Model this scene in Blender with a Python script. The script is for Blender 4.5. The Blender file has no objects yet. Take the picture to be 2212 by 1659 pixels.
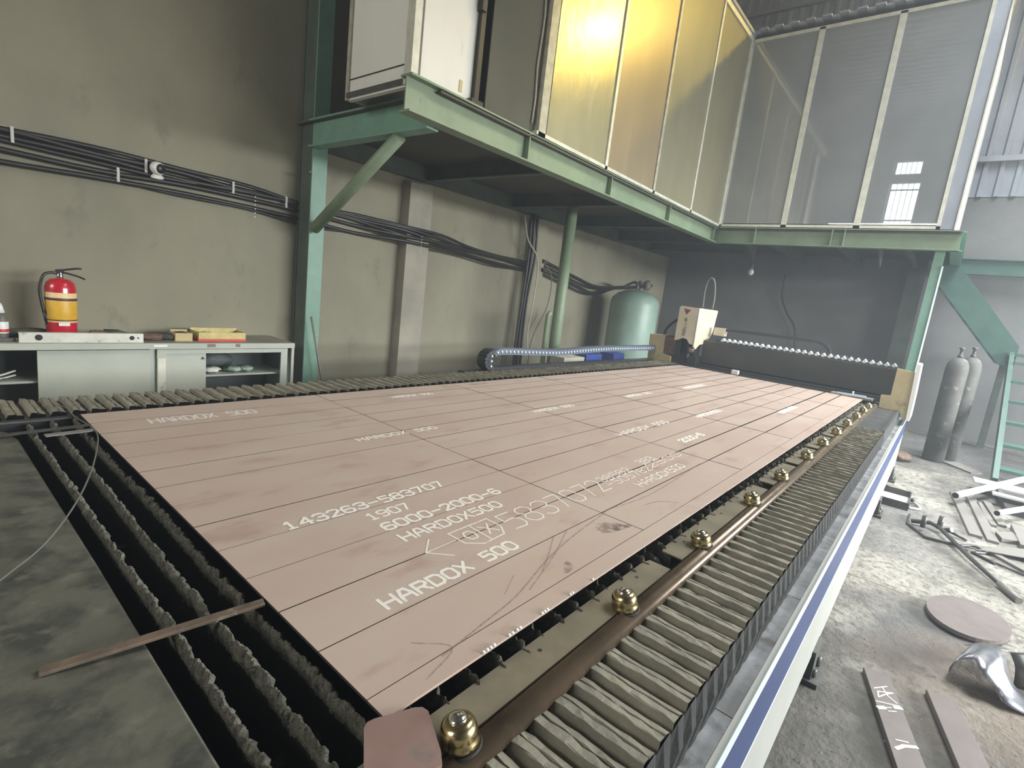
import bpy, math, random
from mathutils import Vector, Matrix
random.seed(7)
SC = bpy.context.scene
COL = SC.collection
ZO = 0.85           # the plate top stands 0.85 m above the floor; geometry below is written from the plate top

# ---------------------------------------------------------------- camera
cd = bpy.data.cameras.new('camera'); cam = bpy.data.objects.new('camera', cd); COL.objects.link(cam)
RR = [[0.6426764, -0.75721378, 0.11659478], [-0.06085121, -0.20215496, -0.97746125], [0.76371734, 0.62109634, -0.17599759]]
rt = Vector(RR[0]); up = -Vector(RR[1]); bk = -Vector(RR[2])
m = Matrix((rt, up, bk)).transposed().to_4x4()
m.translation = Vector((-0.460126536, -0.547689773, 0.677904462 + ZO))
cam.matrix_world = m
cd.sensor_fit = 'HORIZONTAL'; cd.sensor_width = 36.0; cd.lens = 1118.397 / 2212 * 36
cd.clip_start = 0.02; cd.clip_end = 200
SC.camera = cam

# ---------------------------------------------------------------- world, light, exposure
W = bpy.data.worlds.new('world'); SC.world = W; W.use_nodes = True
bg = W.node_tree.nodes['Background']; bg.inputs[0].default_value = (0.78, 0.88, 1.0, 1); bg.inputs[1].default_value = 1.2
vs_ = W.node_tree.nodes.new('ShaderNodeVolumeScatter')        # dusty air of the shop
vs_.inputs['Color'].default_value = (0.82, 0.91, 1.0, 1); vs_.inputs['Density'].default_value = 0.011; vs_.inputs['Anisotropy'].default_value = 0.15
W.node_tree.links.new(vs_.outputs[0], W.node_tree.nodes['World Output'].inputs['Volume'])
SC.view_settings.view_transform = 'Standard'; SC.view_settings.look = 'None'
SC.view_settings.gamma = 1; SC.view_settings.use_curve_mapping = False
SC.view_settings.exposure = 0.0

def area(name, loc, target, sx, sy, power, col):
    l = bpy.data.lights.new(name, 'AREA'); l.shape = 'RECTANGLE'; l.size = sx; l.size_y = sy; l.energy = power; l.color = col
    o = bpy.data.objects.new(name, l); COL.objects.link(o); o.location = Vector(loc) + Vector((0, 0, ZO))
    d = Vector(target) - Vector(loc); o.rotation_euler = d.to_track_quat('-Z', 'Y').to_euler(); return o
def point(name, loc, power, col, r=0.1):
    l = bpy.data.lights.new(name, 'POINT'); l.energy = power; l.color = col; l.shadow_soft_size = r
    o = bpy.data.objects.new(name, l); COL.objects.link(o); o.location = Vector(loc) + Vector((0, 0, ZO)); return o
area('sky_through_gate', (9.0, -18.0, 9.1), (9.0, 0, 9.1), 24.0, 13.0, 66000, (0.94, 0.98, 1.0))
area('daylight_rear', (-7.6, 2.2, 3.4), (2.0, 2.6, 1.6), 3.4, 2.6, 340, (1.0, 0.97, 0.90))
area('added_roof_fill', (6.7, -2.6, 7.6), (6.7, -2.4, 1.0), 4.5, 3.5, 820, (0.92, 0.965, 1.0)).data.spread = math.radians(112)  # added overhead fill light for the plate, floor and siding
def spot(name, loc, target, power, col, ang, blend, r):
    l = bpy.data.lights.new(name, 'SPOT'); l.energy = power; l.color = col; l.spot_size = math.radians(ang); l.spot_blend = blend; l.shadow_soft_size = r
    o = bpy.data.objects.new(name, l); COL.objects.link(o); o.location = Vector(loc) + Vector((0, 0, ZO))
    o.rotation_euler = (Vector(target) - Vector(loc)).to_track_quat('-Z', 'Y').to_euler(); return o
spot('sodium_floodlight', (10.05, -1.62, 6.6), (5.3, 2.5, 4.1), 1000, (1.0, 0.72, 0.14), 44, 0.3, 0.10)
point('work_lamp', (3.4, -3.4, 5.5), 60, (1.0, 0.86, 0.62), 0.12)

# ---------------------------------------------------------------- materials
def mat(name, col, rough=0.6, metal=0.0, col2=None, scale=3.0, detail=6.0, lo=0.35, hi=0.65, bump=0.0, bscale=30.0,
        spec=0.5, coat=0.0, coat_rough=0.03, emit=None, estr=0.0, stretch=(1, 1, 1), col3=None, scale3=12.0, lo3=0.55, hi3=0.7, rvar=0.0):
    M = bpy.data.materials.new(name); M.use_nodes = True
    nt = M.node_tree; N = nt.nodes; L = nt.links; b = N['Principled BSDF']
    b.inputs['Base Color'].default_value = (*col, 1); b.inputs['Roughness'].default_value = rough; b.inputs['Metallic'].default_value = metal
    b.inputs['Specular IOR Level'].default_value = spec
    b.inputs['Coat Weight'].default_value = coat; b.inputs['Coat Roughness'].default_value = coat_rough
    if emit: b.inputs['Emission Color'].default_value = (*emit, 1); b.inputs['Emission Strength'].default_value = estr
    tc = N.new('ShaderNodeTexCoord'); mp = N.new('ShaderNodeMapping'); mp.inputs['Scale'].default_value = stretch
    L.new(tc.outputs['Object'], mp.inputs[0])
    def noise(sc, dt=detail):
        n = N.new('ShaderNodeTexNoise'); n.inputs['Scale'].default_value = sc; n.inputs['Detail'].default_value = dt; n.inputs['Roughness'].default_value = 0.6
        L.new(mp.outputs[0], n.inputs[0]); return n.outputs[0]
    def ramp(src, a, bb):
        r = N.new('ShaderNodeMapRange'); r.inputs['From Min'].default_value = a; r.inputs['From Max'].default_value = bb
        L.new(src, r.inputs['Value']); return r.outputs[0]
    cur = None
    if col2:
        mx = N.new('ShaderNodeMix'); mx.data_type = 'RGBA'; mx.inputs[6].default_value = (*col, 1); mx.inputs[7].default_value = (*col2, 1)
        L.new(ramp(noise(scale), lo, hi), mx.inputs[0]); cur = mx.outputs[2]
    if col3:
        mx = N.new('ShaderNodeMix'); mx.data_type = 'RGBA'; mx.inputs[6].default_value = (*col, 1); mx.inputs[7].default_value = (*col3, 1)
        if cur: L.new(cur, mx.inputs[6])
        L.new(ramp(noise(scale3), lo3, hi3), mx.inputs[0]); cur = mx.outputs[2]
    if cur: L.new(cur, b.inputs['Base Color'])
    if rvar:
        r = N.new('ShaderNodeMapRange'); r.inputs['To Min'].default_value = rough - rvar; r.inputs['To Max'].default_value = rough + rvar
        L.new(noise(scale * 2.3), r.inputs['Value']); L.new(r.outputs[0], b.inputs['Roughness'])
    if bump:
        bp = N.new('ShaderNodeBump'); bp.inputs['Strength'].default_value = bump; bp.inputs['Distance'].default_value = 0.01
        L.new(noise(bscale), bp.inputs['Height']); L.new(bp.outputs[0], b.inputs['Normal'])
    return M
MT = {}
def D(k, *a, **kw): MT[k] = mat(k, *a, **kw)
D('wall_plaster', (0.300, 0.282, 0.205), 0.9, col2=(0.235, 0.222, 0.163), scale=1.1, bump=0.25, bscale=14, col3=(0.17, 0.16, 0.13), scale3=3.3, lo3=0.60, hi3=0.76, stretch=(1, 1, 0.6))
D('wall_pilaster', (0.36, 0.335, 0.27), 0.9, col2=(0.27, 0.255, 0.21), scale=3, bump=0.2, bscale=30)
D('siding', (0.31, 0.335, 0.38), 0.6, 0.1, col2=(0.24, 0.26, 0.295), scale=1.5)
D('wall_back_plaster', (0.185, 0.187, 0.185), 0.9, col2=(0.145, 0.147, 0.147), scale=1.1, bump=0.25, bscale=14)
D('roofing', (0.13, 0.135, 0.14), 0.7, col2=(0.10, 0.10, 0.105), scale=1.5)
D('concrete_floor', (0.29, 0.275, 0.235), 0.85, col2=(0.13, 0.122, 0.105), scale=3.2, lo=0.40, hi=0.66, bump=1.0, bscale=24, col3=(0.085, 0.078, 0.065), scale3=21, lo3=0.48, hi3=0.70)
M_ = MT['concrete_floor']; nt = M_.node_tree; N = nt.nodes; L = nt.links; b_ = N['Principled BSDF']
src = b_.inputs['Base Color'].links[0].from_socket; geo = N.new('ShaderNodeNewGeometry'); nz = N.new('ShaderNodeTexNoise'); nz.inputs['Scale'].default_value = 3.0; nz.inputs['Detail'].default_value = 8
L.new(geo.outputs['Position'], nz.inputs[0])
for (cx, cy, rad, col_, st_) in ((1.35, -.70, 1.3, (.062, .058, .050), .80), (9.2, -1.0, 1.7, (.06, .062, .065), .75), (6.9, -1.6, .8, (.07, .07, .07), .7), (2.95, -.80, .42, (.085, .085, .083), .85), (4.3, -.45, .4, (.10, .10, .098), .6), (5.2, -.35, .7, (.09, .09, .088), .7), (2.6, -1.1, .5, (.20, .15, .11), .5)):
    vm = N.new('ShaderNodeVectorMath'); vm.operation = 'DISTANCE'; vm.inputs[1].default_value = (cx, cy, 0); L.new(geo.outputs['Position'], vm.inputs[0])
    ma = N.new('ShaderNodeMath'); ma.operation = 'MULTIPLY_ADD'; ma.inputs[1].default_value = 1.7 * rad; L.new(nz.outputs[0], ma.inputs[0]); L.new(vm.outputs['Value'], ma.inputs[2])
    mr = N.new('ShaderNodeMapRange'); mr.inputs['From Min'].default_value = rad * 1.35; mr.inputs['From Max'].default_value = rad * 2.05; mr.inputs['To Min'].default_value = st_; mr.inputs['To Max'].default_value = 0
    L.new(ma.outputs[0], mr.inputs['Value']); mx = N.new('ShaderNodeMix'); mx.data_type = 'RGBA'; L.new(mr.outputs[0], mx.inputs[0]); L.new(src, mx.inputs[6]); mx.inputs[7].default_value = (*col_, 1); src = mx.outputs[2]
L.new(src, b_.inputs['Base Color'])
D('floor_stain', (0.13, 0.125, 0.12), 0.6, col2=(0.2, 0.19, 0.17), scale=9)
D('green_stair', (0.060, 0.125, 0.10), 0.5, col2=(0.045, 0.10, 0.08), scale=5)
D('green_steel', (0.17, 0.32, 0.24), 0.45, col2=(0.14, 0.27, 0.20), scale=5, col3=(0.09, 0.12, 0.085), scale3=9, lo3=0.66, hi3=0.78)
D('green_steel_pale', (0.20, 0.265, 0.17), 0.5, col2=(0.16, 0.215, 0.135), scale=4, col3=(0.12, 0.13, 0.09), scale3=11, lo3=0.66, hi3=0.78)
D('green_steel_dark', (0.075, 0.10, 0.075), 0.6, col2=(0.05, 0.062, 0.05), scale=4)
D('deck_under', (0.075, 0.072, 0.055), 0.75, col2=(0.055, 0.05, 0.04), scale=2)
D('primer_plate', (0.42, 0.315, 0.258), 0.42, col2=(0.46, 0.37, 0.305), scale=2.3, lo=0.35, hi=0.68, col3=(0.36, 0.25, 0.21), scale3=6.5, lo3=0.56, hi3=0.72, rvar=0.10, stretch=(0.6, 1.4, 1), spec=0.55)
D('kerf', (0.035, 0.026, 0.022), 0.8)
D('primer_offcut', (0.21, 0.128, 0.105), 0.5, col2=(0.25, 0.165, 0.14), scale=9, col3=(0.13, 0.115, 0.115), scale3=14, lo3=0.56, hi3=0.75)
D('primer_scrap', (0.145, 0.122, 0.112), 0.5, col2=(0.17, 0.145, 0.135), scale=9, col3=(0.18, 0.15, 0.14), scale3=20, lo3=0.58, hi3=0.8)
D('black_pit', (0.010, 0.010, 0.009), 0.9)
D('bed_metal', (0.022, 0.024, 0.02), 0.6, 0.2, col2=(0.035, 0.035, 0.03), scale=14)
D('slag', (0.24, 0.235, 0.185), 0.42, 0.25, col2=(0.10, 0.097, 0.08), scale=60, bump=0.9, bscale=190, col3=(0.36, 0.34, 0.26), scale3=130, lo3=0.58, hi3=0.70)
D('deck_sheet', (0.125, 0.123, 0.095), 0.55, 0.2, col2=(0.058, 0.060, 0.050), scale=9, lo=.42, hi=.6, bump=0.12, bscale=60, col3=(0.19, 0.18, 0.14), scale3=17, lo3=0.55, hi3=0.78, rvar=0.12)
D('bare_bar', (0.26, 0.19, 0.14), 0.4, 0.4, col2=(0.14, 0.11, 0.085), scale=22, col3=(0.42, 0.37, 0.26), scale3=14, lo3=0.63, hi3=0.72)
D('dark_bar', (0.11, 0.11, 0.10), 0.5, 0.4, col2=(0.07, 0.07, 0.065), scale=22)
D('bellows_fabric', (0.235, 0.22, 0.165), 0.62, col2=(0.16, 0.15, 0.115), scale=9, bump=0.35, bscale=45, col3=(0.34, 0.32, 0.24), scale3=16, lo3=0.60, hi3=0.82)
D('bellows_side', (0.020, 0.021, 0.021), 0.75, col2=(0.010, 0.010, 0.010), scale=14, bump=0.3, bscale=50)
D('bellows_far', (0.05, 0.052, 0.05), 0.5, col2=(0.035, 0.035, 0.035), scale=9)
D('brown_pipe', (0.145, 0.105, 0.068), 0.28, 0.45, col2=(0.105, 0.078, 0.053), scale=8, rvar=0.1, col3=(0.20, 0.165, 0.11), scale3=20, lo3=0.6, hi3=0.8)
D('bracket_steel', (0.225, 0.195, 0.135), 0.42, 0.3, col2=(0.17, 0.15, 0.105), scale=12)
D('brass', (0.62, 0.50, 0.26), 0.22, 1.0, col2=(0.40, 0.33, 0.18), scale=30)
D('chrome', (0.75, 0.74, 0.68), 0.14, 1.0)
D('dark_hole', (0.012, 0.010, 0.009), 0.7)
D('ledge_grey', (0.16, 0.163, 0.163), 0.5, 0.1, col2=(0.32, 0.33, 0.345), scale=6, lo=.42, hi=.68, col3=(0.07, 0.07, 0.068), scale3=13, lo3=0.54, hi3=0.70)
D('cream_paint', (0.36, 0.37, 0.34), 0.45, col2=(0.33, 0.34, 0.31), scale=3)
D('blue_paint', (0.026, 0.045, 0.125), 0.45, col2=(0.032, 0.052, 0.135), scale=3)
D('pinstripe', (0.72, 0.88, 0.92), 0.5)
D('gantry_dark', (0.030, 0.031, 0.027), 0.55, col2=(0.045, 0.044, 0.038), scale=4)
D('gantry_rail', (0.035, 0.037, 0.038), 0.4, 0.4)
D('gantry_cream', (0.52, 0.43, 0.25), 0.5, col2=(0.42, 0.34, 0.18), scale=5, col3=(0.24, 0.19, 0.09), scale3=8, lo3=0.60, hi3=0.75)
D('edge_white', (0.78, 0.77, 0.72), 0.5)
D('head_cream', (0.60, 0.55, 0.42), 0.42, col2=(0.52, 0.46, 0.33), scale=6)
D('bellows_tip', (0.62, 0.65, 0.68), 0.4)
D('text_dark', (0.05, 0.045, 0.05), 0.6)
D('logo_red', (0.28, 0.03, 0.05), 0.5)
D('cable_black', (0.016, 0.016, 0.015), 0.45)
D('cable_grey', (0.12, 0.12, 0.10), 0.5)
D('cable_white', (0.42, 0.40, 0.30), 0.5)
D('chain_blue', (0.10, 0.12, 0.15), 0.4)
D('chain_stud', (0.50, 0.62, 0.70), 0.3, 0.3)
D('chain_black', (0.03, 0.033, 0.037), 0.4)
D('cabinet_grey', (0.40, 0.43, 0.375), 0.45, col2=(0.35, 0.38, 0.33), scale=4, col3=(0.22, 0.24, 0.2), scale3=9, lo3=0.67, hi3=0.8)
D('cabinet_top', (0.33, 0.31, 0.25), 0.6, col2=(0.24, 0.225, 0.185), scale=6)
D('cabinet_inside', (0.06, 0.075, 0.075), 0.6)
D('ext_red', (0.50, 0.012, 0.030), 0.25, coat=0.4)
D('ext_yellow', (0.72, 0.43, 0.035), 0.45, col2=(0.62, 0.34, 0.03), scale=18, col3=(0.16, 0.10, 0.02), scale3=26, lo3=0.66, hi3=0.74)
D('ext_cream', (0.78, 0.58, 0.28), 0.5)
D('ext_band', (0.10, 0.03, 0.03), 0.5)
D('black_plastic', (0.014, 0.014, 0.014), 0.35)
D('white_plastic', (0.72, 0.72, 0.68), 0.35)
D('level_alu', (0.60, 0.60, 0.53), 0.45, 0.2, col2=(0.50, 0.50, 0.43), scale=14, col3=(0.27, 0.26, 0.2), scale3=17, lo3=0.60, hi3=0.72)
D('gold_box', (0.40, 0.33, 0.11), 0.35, 0.2, col2=(0.50, 0.42, 0.18), scale=20)
D('carton_tan', (0.50, 0.40, 0.20), 0.6)
D('red_paint', (0.55, 0.03, 0.03), 0.4)
D('rust', (0.11, 0.065, 0.045), 0.8, col2=(0.17, 0.12, 0.085), scale=30, bump=0.4, bscale=60)
D('dark_rag', (0.045, 0.045, 0.035), 0.9, col2=(0.075, 0.07, 0.055), scale=30, bump=0.5, bscale=60)
D('green_glove', (0.14, 0.30, 0.22), 0.7, col2=(0.4, 0.45, 0.4), scale=20)
D('panel_white', (0.72, 0.71, 0.66), 0.45, col2=(0.66, 0.65, 0.60), scale=2.5, col3=(0.44, 0.42, 0.34), scale3=5, lo3=0.62, hi3=0.8, stretch=(1, 1, 0.4))
D('panel_film', (0.46, 0.435, 0.25), 0.25, 0.5, col2=(0.40, 0.375, 0.22), scale=5, bump=0.5, bscale=7, coat=1.0, coat_rough=0.02, stretch=(1, 1, 0.35), spec=0.7)
D('panel_tan', (0.31, 0.245, 0.14), 0.34, 0.2, col2=(0.27, 0.215, 0.125), scale=3, coat=0.7, coat_rough=0.012, stretch=(1, 1, 0.3))
D('panel_olive', (0.23, 0.212, 0.13), 0.40, 0.1, col2=(0.195, 0.18, 0.11), scale=3, coat=0.5, coat_rough=0.04, stretch=(1, 1, 0.3))
D('alu_frame', (0.66, 0.66, 0.55), 0.4, 0.2, col2=(0.52, 0.52, 0.44), scale=9)
D('alu_frame_worn', (0.30, 0.29, 0.22), 0.5, 0.1, col2=(0.44, 0.43, 0.34), scale=14)
D('tank_green', (0.25, 0.35, 0.29), 0.4, col2=(0.20, 0.29, 0.245), scale=2.5, col3=(0.11, 0.15, 0.125), scale3=7, lo3=0.66, hi3=0.8)
D('blue_motor', (0.03, 0.055, 0.22), 0.4)
D('cylinder_grey', (0.105, 0.105, 0.095), 0.7, col2=(0.075, 0.075, 0.068), scale=5, bump=0.3, bscale=50, col3=(0.27, 0.25, 0.21), scale3=12, lo3=0.6, hi3=0.75)
D('scrap_bright', (0.62, 0.62, 0.60), 0.5, 0.1, col2=(0.5, 0.5, 0.48), scale=6)
D('scrap_grey', (0.21, 0.20, 0.18), 0.55, 0.1, col2=(0.19, 0.18, 0.16), scale=9)
D('scrap_dark', (0.06, 0.06, 0.058), 0.45, 0.3, col2=(0.10, 0.095, 0.09), scale=12)
D('shiny_steel', (0.52, 0.53, 0.56), 0.24, 0.9, col2=(0.34, 0.34, 0.37), scale=7, rvar=0.1)
D('mark_dark', (0.20, 0.14, 0.11), 0.6)
D('straw', (0.75, 0.62, 0.15), 0.6)
D('red_cable_tie', (0.5, 0.5, 0.47), 0.5)
D('daylight_pane', (0.8, 0.8, 0.8), 0.5, emit=(0.86, 0.95, 1.0), estr=9.0)
D('window_bar', (0.05, 0.05, 0.05), 0.5)
D('bulb', (1, 0.8, 0.3), 0.5, emit=(1.0, 0.72, 0.20), estr=260.0)
D('bulb_small', (1, 0.8, 0.4), 0.5, emit=(1.0, 0.72, 0.36), estr=25.0)
D('lamp_shade', (0.25, 0.25, 0.25), 0.5, 0.6)

M_ = MT['panel_film']; gn = M_.node_tree.nodes.new('ShaderNodeNewGeometry'); M_.node_tree.links.new(gn.outputs['Normal'], M_.node_tree.nodes['Principled BSDF'].inputs['Coat Normal'])
def stencil_mat(name, col, th, amax=0.9):
    M = mat(name, col, 0.6); nt = M.node_tree; N = nt.nodes; L = nt.links
    tc = N.new('ShaderNodeTexCoord'); n = N.new('ShaderNodeTexNoise'); n.inputs['Scale'].default_value = 60; n.inputs['Detail'].default_value = 4
    L.new(tc.outputs['Object'], n.inputs[0])
    r = N.new('ShaderNodeMapRange'); r.inputs['From Min'].default_value = th; r.inputs['From Max'].default_value = th + 0.25; r.inputs['To Max'].default_value = amax
    L.new(n.outputs[0], r.inputs['Value']); L.new(r.outputs[0], N['Principled BSDF'].inputs['Alpha']); return M
MT['stencil'] = stencil_mat('stencil', (0.78, 0.74, 0.66), 0.12)
MT['stencil_faint'] = stencil_mat('stencil_faint', (0.80, 0.74, 0.67), 0.12, .80)
MT['smudge'] = stencil_mat('smudge', (0.24, 0.18, 0.15), 0.22, .38)
MT['smudge_soft'] = stencil_mat('smudge_soft', (0.20, 0.155, 0.125), 0.36, .42)

# glass of the office: dim clear pane with a mirror share
def glass_mat(name, tint, mir, trans):
    M = bpy.data.materials.new(name); M.use_nodes = True; nt = M.node_tree; N = nt.nodes; L = nt.links
    out = N['Material Output']; N.remove(N['Principled BSDF'])
    d = N.new('ShaderNodeBsdfDiffuse'); d.inputs[0].default_value = (*tint, 1)
    tc = N.new('ShaderNodeTexCoord'); n = N.new('ShaderNodeTexNoise'); n.inputs['Scale'].default_value = 1.6; n.inputs['Detail'].default_value = 5
    L.new(tc.outputs['Object'], n.inputs[0]); mx = N.new('ShaderNodeMix'); mx.data_type = 'RGBA'
    mx.inputs[6].default_value = (*[c * 0.7 for c in tint], 1); mx.inputs[7].default_value = (*[c * 1.25 for c in tint], 1)
    L.new(n.outputs[0], mx.inputs[0]); L.new(mx.outputs[2], d.inputs[0])
    t = N.new('ShaderNodeBsdfTransparent'); t.inputs[0].default_value = (0.75, 0.8, 0.78, 1)
    g = N.new('ShaderNodeBsdfGlossy'); g.inputs['Roughness'].default_value = 0.012; g.inputs[0].default_value = (0.95, 0.98, 1, 1)
    a = N.new('ShaderNodeMixShader'); a.inputs[0].default_value = trans; L.new(d.outputs[0], a.inputs[1]); L.new(t.outputs[0], a.inputs[2])
    b = N.new('ShaderNodeMixShader'); b.inputs[0].default_value = mir; L.new(a.outputs[0], b.inputs[1]); L.new(g.outputs[0], b.inputs[2])
    L.new(b.outputs[0], out.inputs[0]); return M
MT['office_glass'] = glass_mat('office_glass', (0.30, 0.31, 0.31), 0.22, 0.25)
MT['dark_glass'] = glass_mat('dark_glass', (0.13, 0.125, 0.09), 0.08, 0.2)

# ---------------------------------------------------------------- mesh helper
class G:
    def __init__(s): s.v = []; s.f = []; s.sm = []
    def add(s, vs, fs, smooth=False):
        n = len(s.v); s.v += [tuple(v) for v in vs]; s.f += [tuple(n + i for i in f) for f in fs]; s.sm += [smooth] * len(fs); return s
    def box(s, x0, x1, y0, y1, z0, z1):
        x0, x1 = min(x0, x1), max(x0, x1); y0, y1 = min(y0, y1), max(y0, y1); z0, z1 = min(z0, z1), max(z0, z1)
        return s.add([(x0, y0, z0), (x1, y0, z0), (x1, y1, z0), (x0, y1, z0), (x0, y0, z1), (x1, y0, z1), (x1, y1, z1), (x0, y1, z1)],
                     [(0, 3, 2, 1), (4, 5, 6, 7), (0, 1, 5, 4), (1, 2, 6, 5), (2, 3, 7, 6), (3, 0, 4, 7)])
    def beam(s, a, b, w, h, upv=(0, 0, 1)):       # box from a to b, width w, height h
        a = Vector(a); b = Vector(b); d = (b - a).normalized(); u = Vector(upv); r = d.cross(u).normalized(); u = r.cross(d)
        vs = [p + r * (i * w / 2) + u * (j * h / 2) for p in (a, b) for i, j in ((-1, -1), (1, -1), (1, 1), (-1, 1))]
        return s.add(vs, [(3, 2, 1, 0), (4, 5, 6, 7), (0, 1, 5, 4), (1, 2, 6, 5), (2, 3, 7, 6), (3, 0, 4, 7)])
    def prism(s, poly, ax, c0, c1):                # poly in the two other axes, extruded along ax
        def P(a, b, c): return {'x': (c, a, b), 'y': (a, c, b), 'z': (a, b, c)}[ax]
        n = len(poly); area_ = sum(poly[i][0] * poly[(i + 1) % n][1] - poly[(i + 1) % n][0] * poly[i][1] for i in range(n))
        if area_ < 0: poly = poly[::-1]
        vs = [P(a, b, c0) for a, b in poly] + [P(a, b, c1) for a, b in poly]
        fs = [tuple(range(n))[::-1], tuple(range(n, 2 * n))] + [(i, (i + 1) % n, n + (i + 1) % n, n + i) for i in range(n)]
        flip = (c1 < c0) != (ax == 'y')
        if flip: fs = [f[::-1] for f in fs]
        return s.add(vs, fs)
    def tube(s, path, r, n=8, caps=True, smooth=True):
        path = [Vector(p) for p in path]; rs = r if isinstance(r, (list, tuple)) else [r] * len(path)
        vs = []; u = None
        for i, p in enumerate(path):
            d = (path[min(i + 1, len(path) - 1)] - path[max(i - 1, 0)]).normalized()
            if u is None:
                u = d.orthogonal().normalized()
            u = (u - d * u.dot(d)).normalized(); w = d.cross(u)
            for k in range(n):
                a = 2 * math.pi * k / n; vs.append(p + (u * math.cos(a) + w * math.sin(a)) * rs[i])
        fs = [(i * n + k, i * n + (k + 1) % n, (i + 1) * n + (k + 1) % n, (i + 1) * n + k) for i in range(len(path) - 1) for k in range(n)]
        s.add(vs, fs, smooth)
        if caps:
            m_ = len(s.v) - len(vs); s.f += [tuple(m_ + k for k in range(n))[::-1], tuple(m_ + (len(path) - 1) * n + k for k in range(n))]; s.sm += [False, False]
        return s
    def lathe(s, prof, c, n=20, axis=(0, 0, 1), smooth=True):     # prof: (radius, height)
        ax = Vector(axis).normalized(); u = ax.orthogonal().normalized() if abs(ax.z) < 0.999 else Vector((1, 0, 0)); w = ax.cross(u); c = Vector(c)
        vs = [c + ax * h + (u * math.cos(2 * math.pi * k / n) + w * math.sin(2 * math.pi * k / n)) * r for r, h in prof for k in range(n)]
        fs = [(i * n + k, i * n + (k + 1) % n, (i + 1) * n + (k + 1) % n, (i + 1) * n + k) for i in range(len(prof) - 1) for k in range(n)]
        s.add(vs, fs, smooth); m_ = len(s.v) - len(vs)
        s.f += [tuple(m_ + k for k in range(n))[::-1], tuple(m_ + (len(prof) - 1) * n + k for k in range(n))]; s.sm += [False, False]; return s
    def mesh(s, name, mt, org=(0, 0, 0)):
        me = bpy.data.meshes.new(name); o = Vector(org)
        me.from_pydata([tuple(Vector(v) - o) for v in s.v], [], s.f); me.polygons.foreach_set('use_smooth', s.sm); me.update()
        if mt: me.materials.append(MT[mt])
        return me

def cat_path(pts, k=6):                             # smooth path through points
    P = [Vector(p) for p in pts]; P = [P[0] * 2 - P[1]] + P + [P[-1] * 2 - P[-2]]; out = []
    for i in range(1, len(P) - 2):
        for j in range(k):
            t = j / k; a, b, c, d = P[i - 1], P[i], P[i + 1], P[i + 2]
            out.append(0.5 * ((2 * b) + (c - a) * t + (2 * a - 5 * b + 4 * c - d) * t * t + (-a + 3 * b - 3 * c + d) * t ** 3))
    out.append(P[-2]); return out

def tagp(o, label=None, cat=None, group=None, kind=None):
    if label: o['label'] = label
    if cat: o['category'] = cat
    if group: o['group'] = group
    if kind: o['kind'] = kind
    return o
def thing(name, label, cat, loc, group=None, kind=None):
    o = bpy.data.objects.new(name, None); COL.objects.link(o); o.location = loc; o.empty_display_size = 0.1
    return tagp(o, label, cat, group, kind)
def org_of(p):
    o = Vector((0, 0, 0))
    while p is not None: o = o + Vector(p.location); p = p.parent
    return o
def part(name, g, mt, parent, label=None, kind=None, bevel=0.0):
    me = g.mesh(name, mt, org_of(parent)); o = bpy.data.objects.new(name, me); COL.objects.link(o); o.parent = parent
    if bevel: b = o.modifiers.new('bevel', 'BEVEL'); b.width = bevel; b.segments = 2; b.limit_method = 'ANGLE'
    return tagp(o, label, kind=kind)
def solo(name, g, mt, label, cat, group=None, kind=None, org=None, bevel=0.0):
    if org is None:
        xs = [v[0] for v in g.v]; ys = [v[1] for v in g.v]; zs = [v[2] for v in g.v]; org = ((min(xs) + max(xs)) / 2, (min(ys) + max(ys)) / 2, min(zs))
    me = g.mesh(name, mt, org); o = bpy.data.objects.new(name, me); COL.objects.link(o); o.location = org
    if bevel: b = o.modifiers.new('bevel', 'BEVEL'); b.width = bevel; b.segments = 2; b.limit_method = 'ANGLE'
    return tagp(o, label, cat, group, kind)
def struct(name, g, mt, parent=None):
    me = g.mesh(name, mt); o = bpy.data.objects.new(name, me); COL.objects.link(o); o.parent = parent
    if parent is None: o['kind'] = 'structure'
    return o
def copy_child(src, parent, off):
    o = src.copy(); COL.objects.link(o); o.parent = parent; o.location = Vector(src.location) + Vector(off); return o

FL = -0.85
# ================================================================ SETTING
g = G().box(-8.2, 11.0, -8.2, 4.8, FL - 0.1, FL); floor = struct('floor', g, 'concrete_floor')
g = G().box(-8.2, 10.8, 4.55, 4.75, FL, 8.2); wall_left = struct('wall_left', g, 'wall_plaster')
g = G().box(10.8, 11.0, -8.2, 4.75, FL, 3.2); wall_back = struct('wall_back', g, 'wall_back_plaster')
# corrugated siding above the masonry: ribs are real folds, one part per sheet
def siding_sheet(y0, y1, z0, z1, x):
    g = G(); p = 0.2; y = y0; pts = []
    while y < y1 - 1e-6:
        pts += [(y, x), (y + 0.11, x), (y + 0.13, x - 0.03), (y + 0.18, x - 0.03)]; y += p
    pts.append((min(y, y1), x)); n = len(pts)
    vs = [(b, a, z0) for a, b in pts] + [(b, a, z1) for a, b in pts]
    return g.add(vs, [(i, n + i, n + i + 1, i + 1) for i in range(n - 1)])
struct('wall_back_upper', G().box(10.86, 11.0, -8.2, 4.75, 3.2, 8.2), 'siding')
wbu = bpy.data.objects['wall_back_upper']
for i in range(13):
    part('siding_sheet', siding_sheet(-8.2 + i, -7.2 + i, 3.0, 8.2, 10.79), 'siding', wbu)
part('girt', G().box(10.70, 10.76, -8.2, 4.5, 3.52, 3.60), 'siding', wbu)
part('girt', G().box(10.70, 10.76, -8.2, 4.5, 6.45, 6.53), 'siding', wbu)
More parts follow.
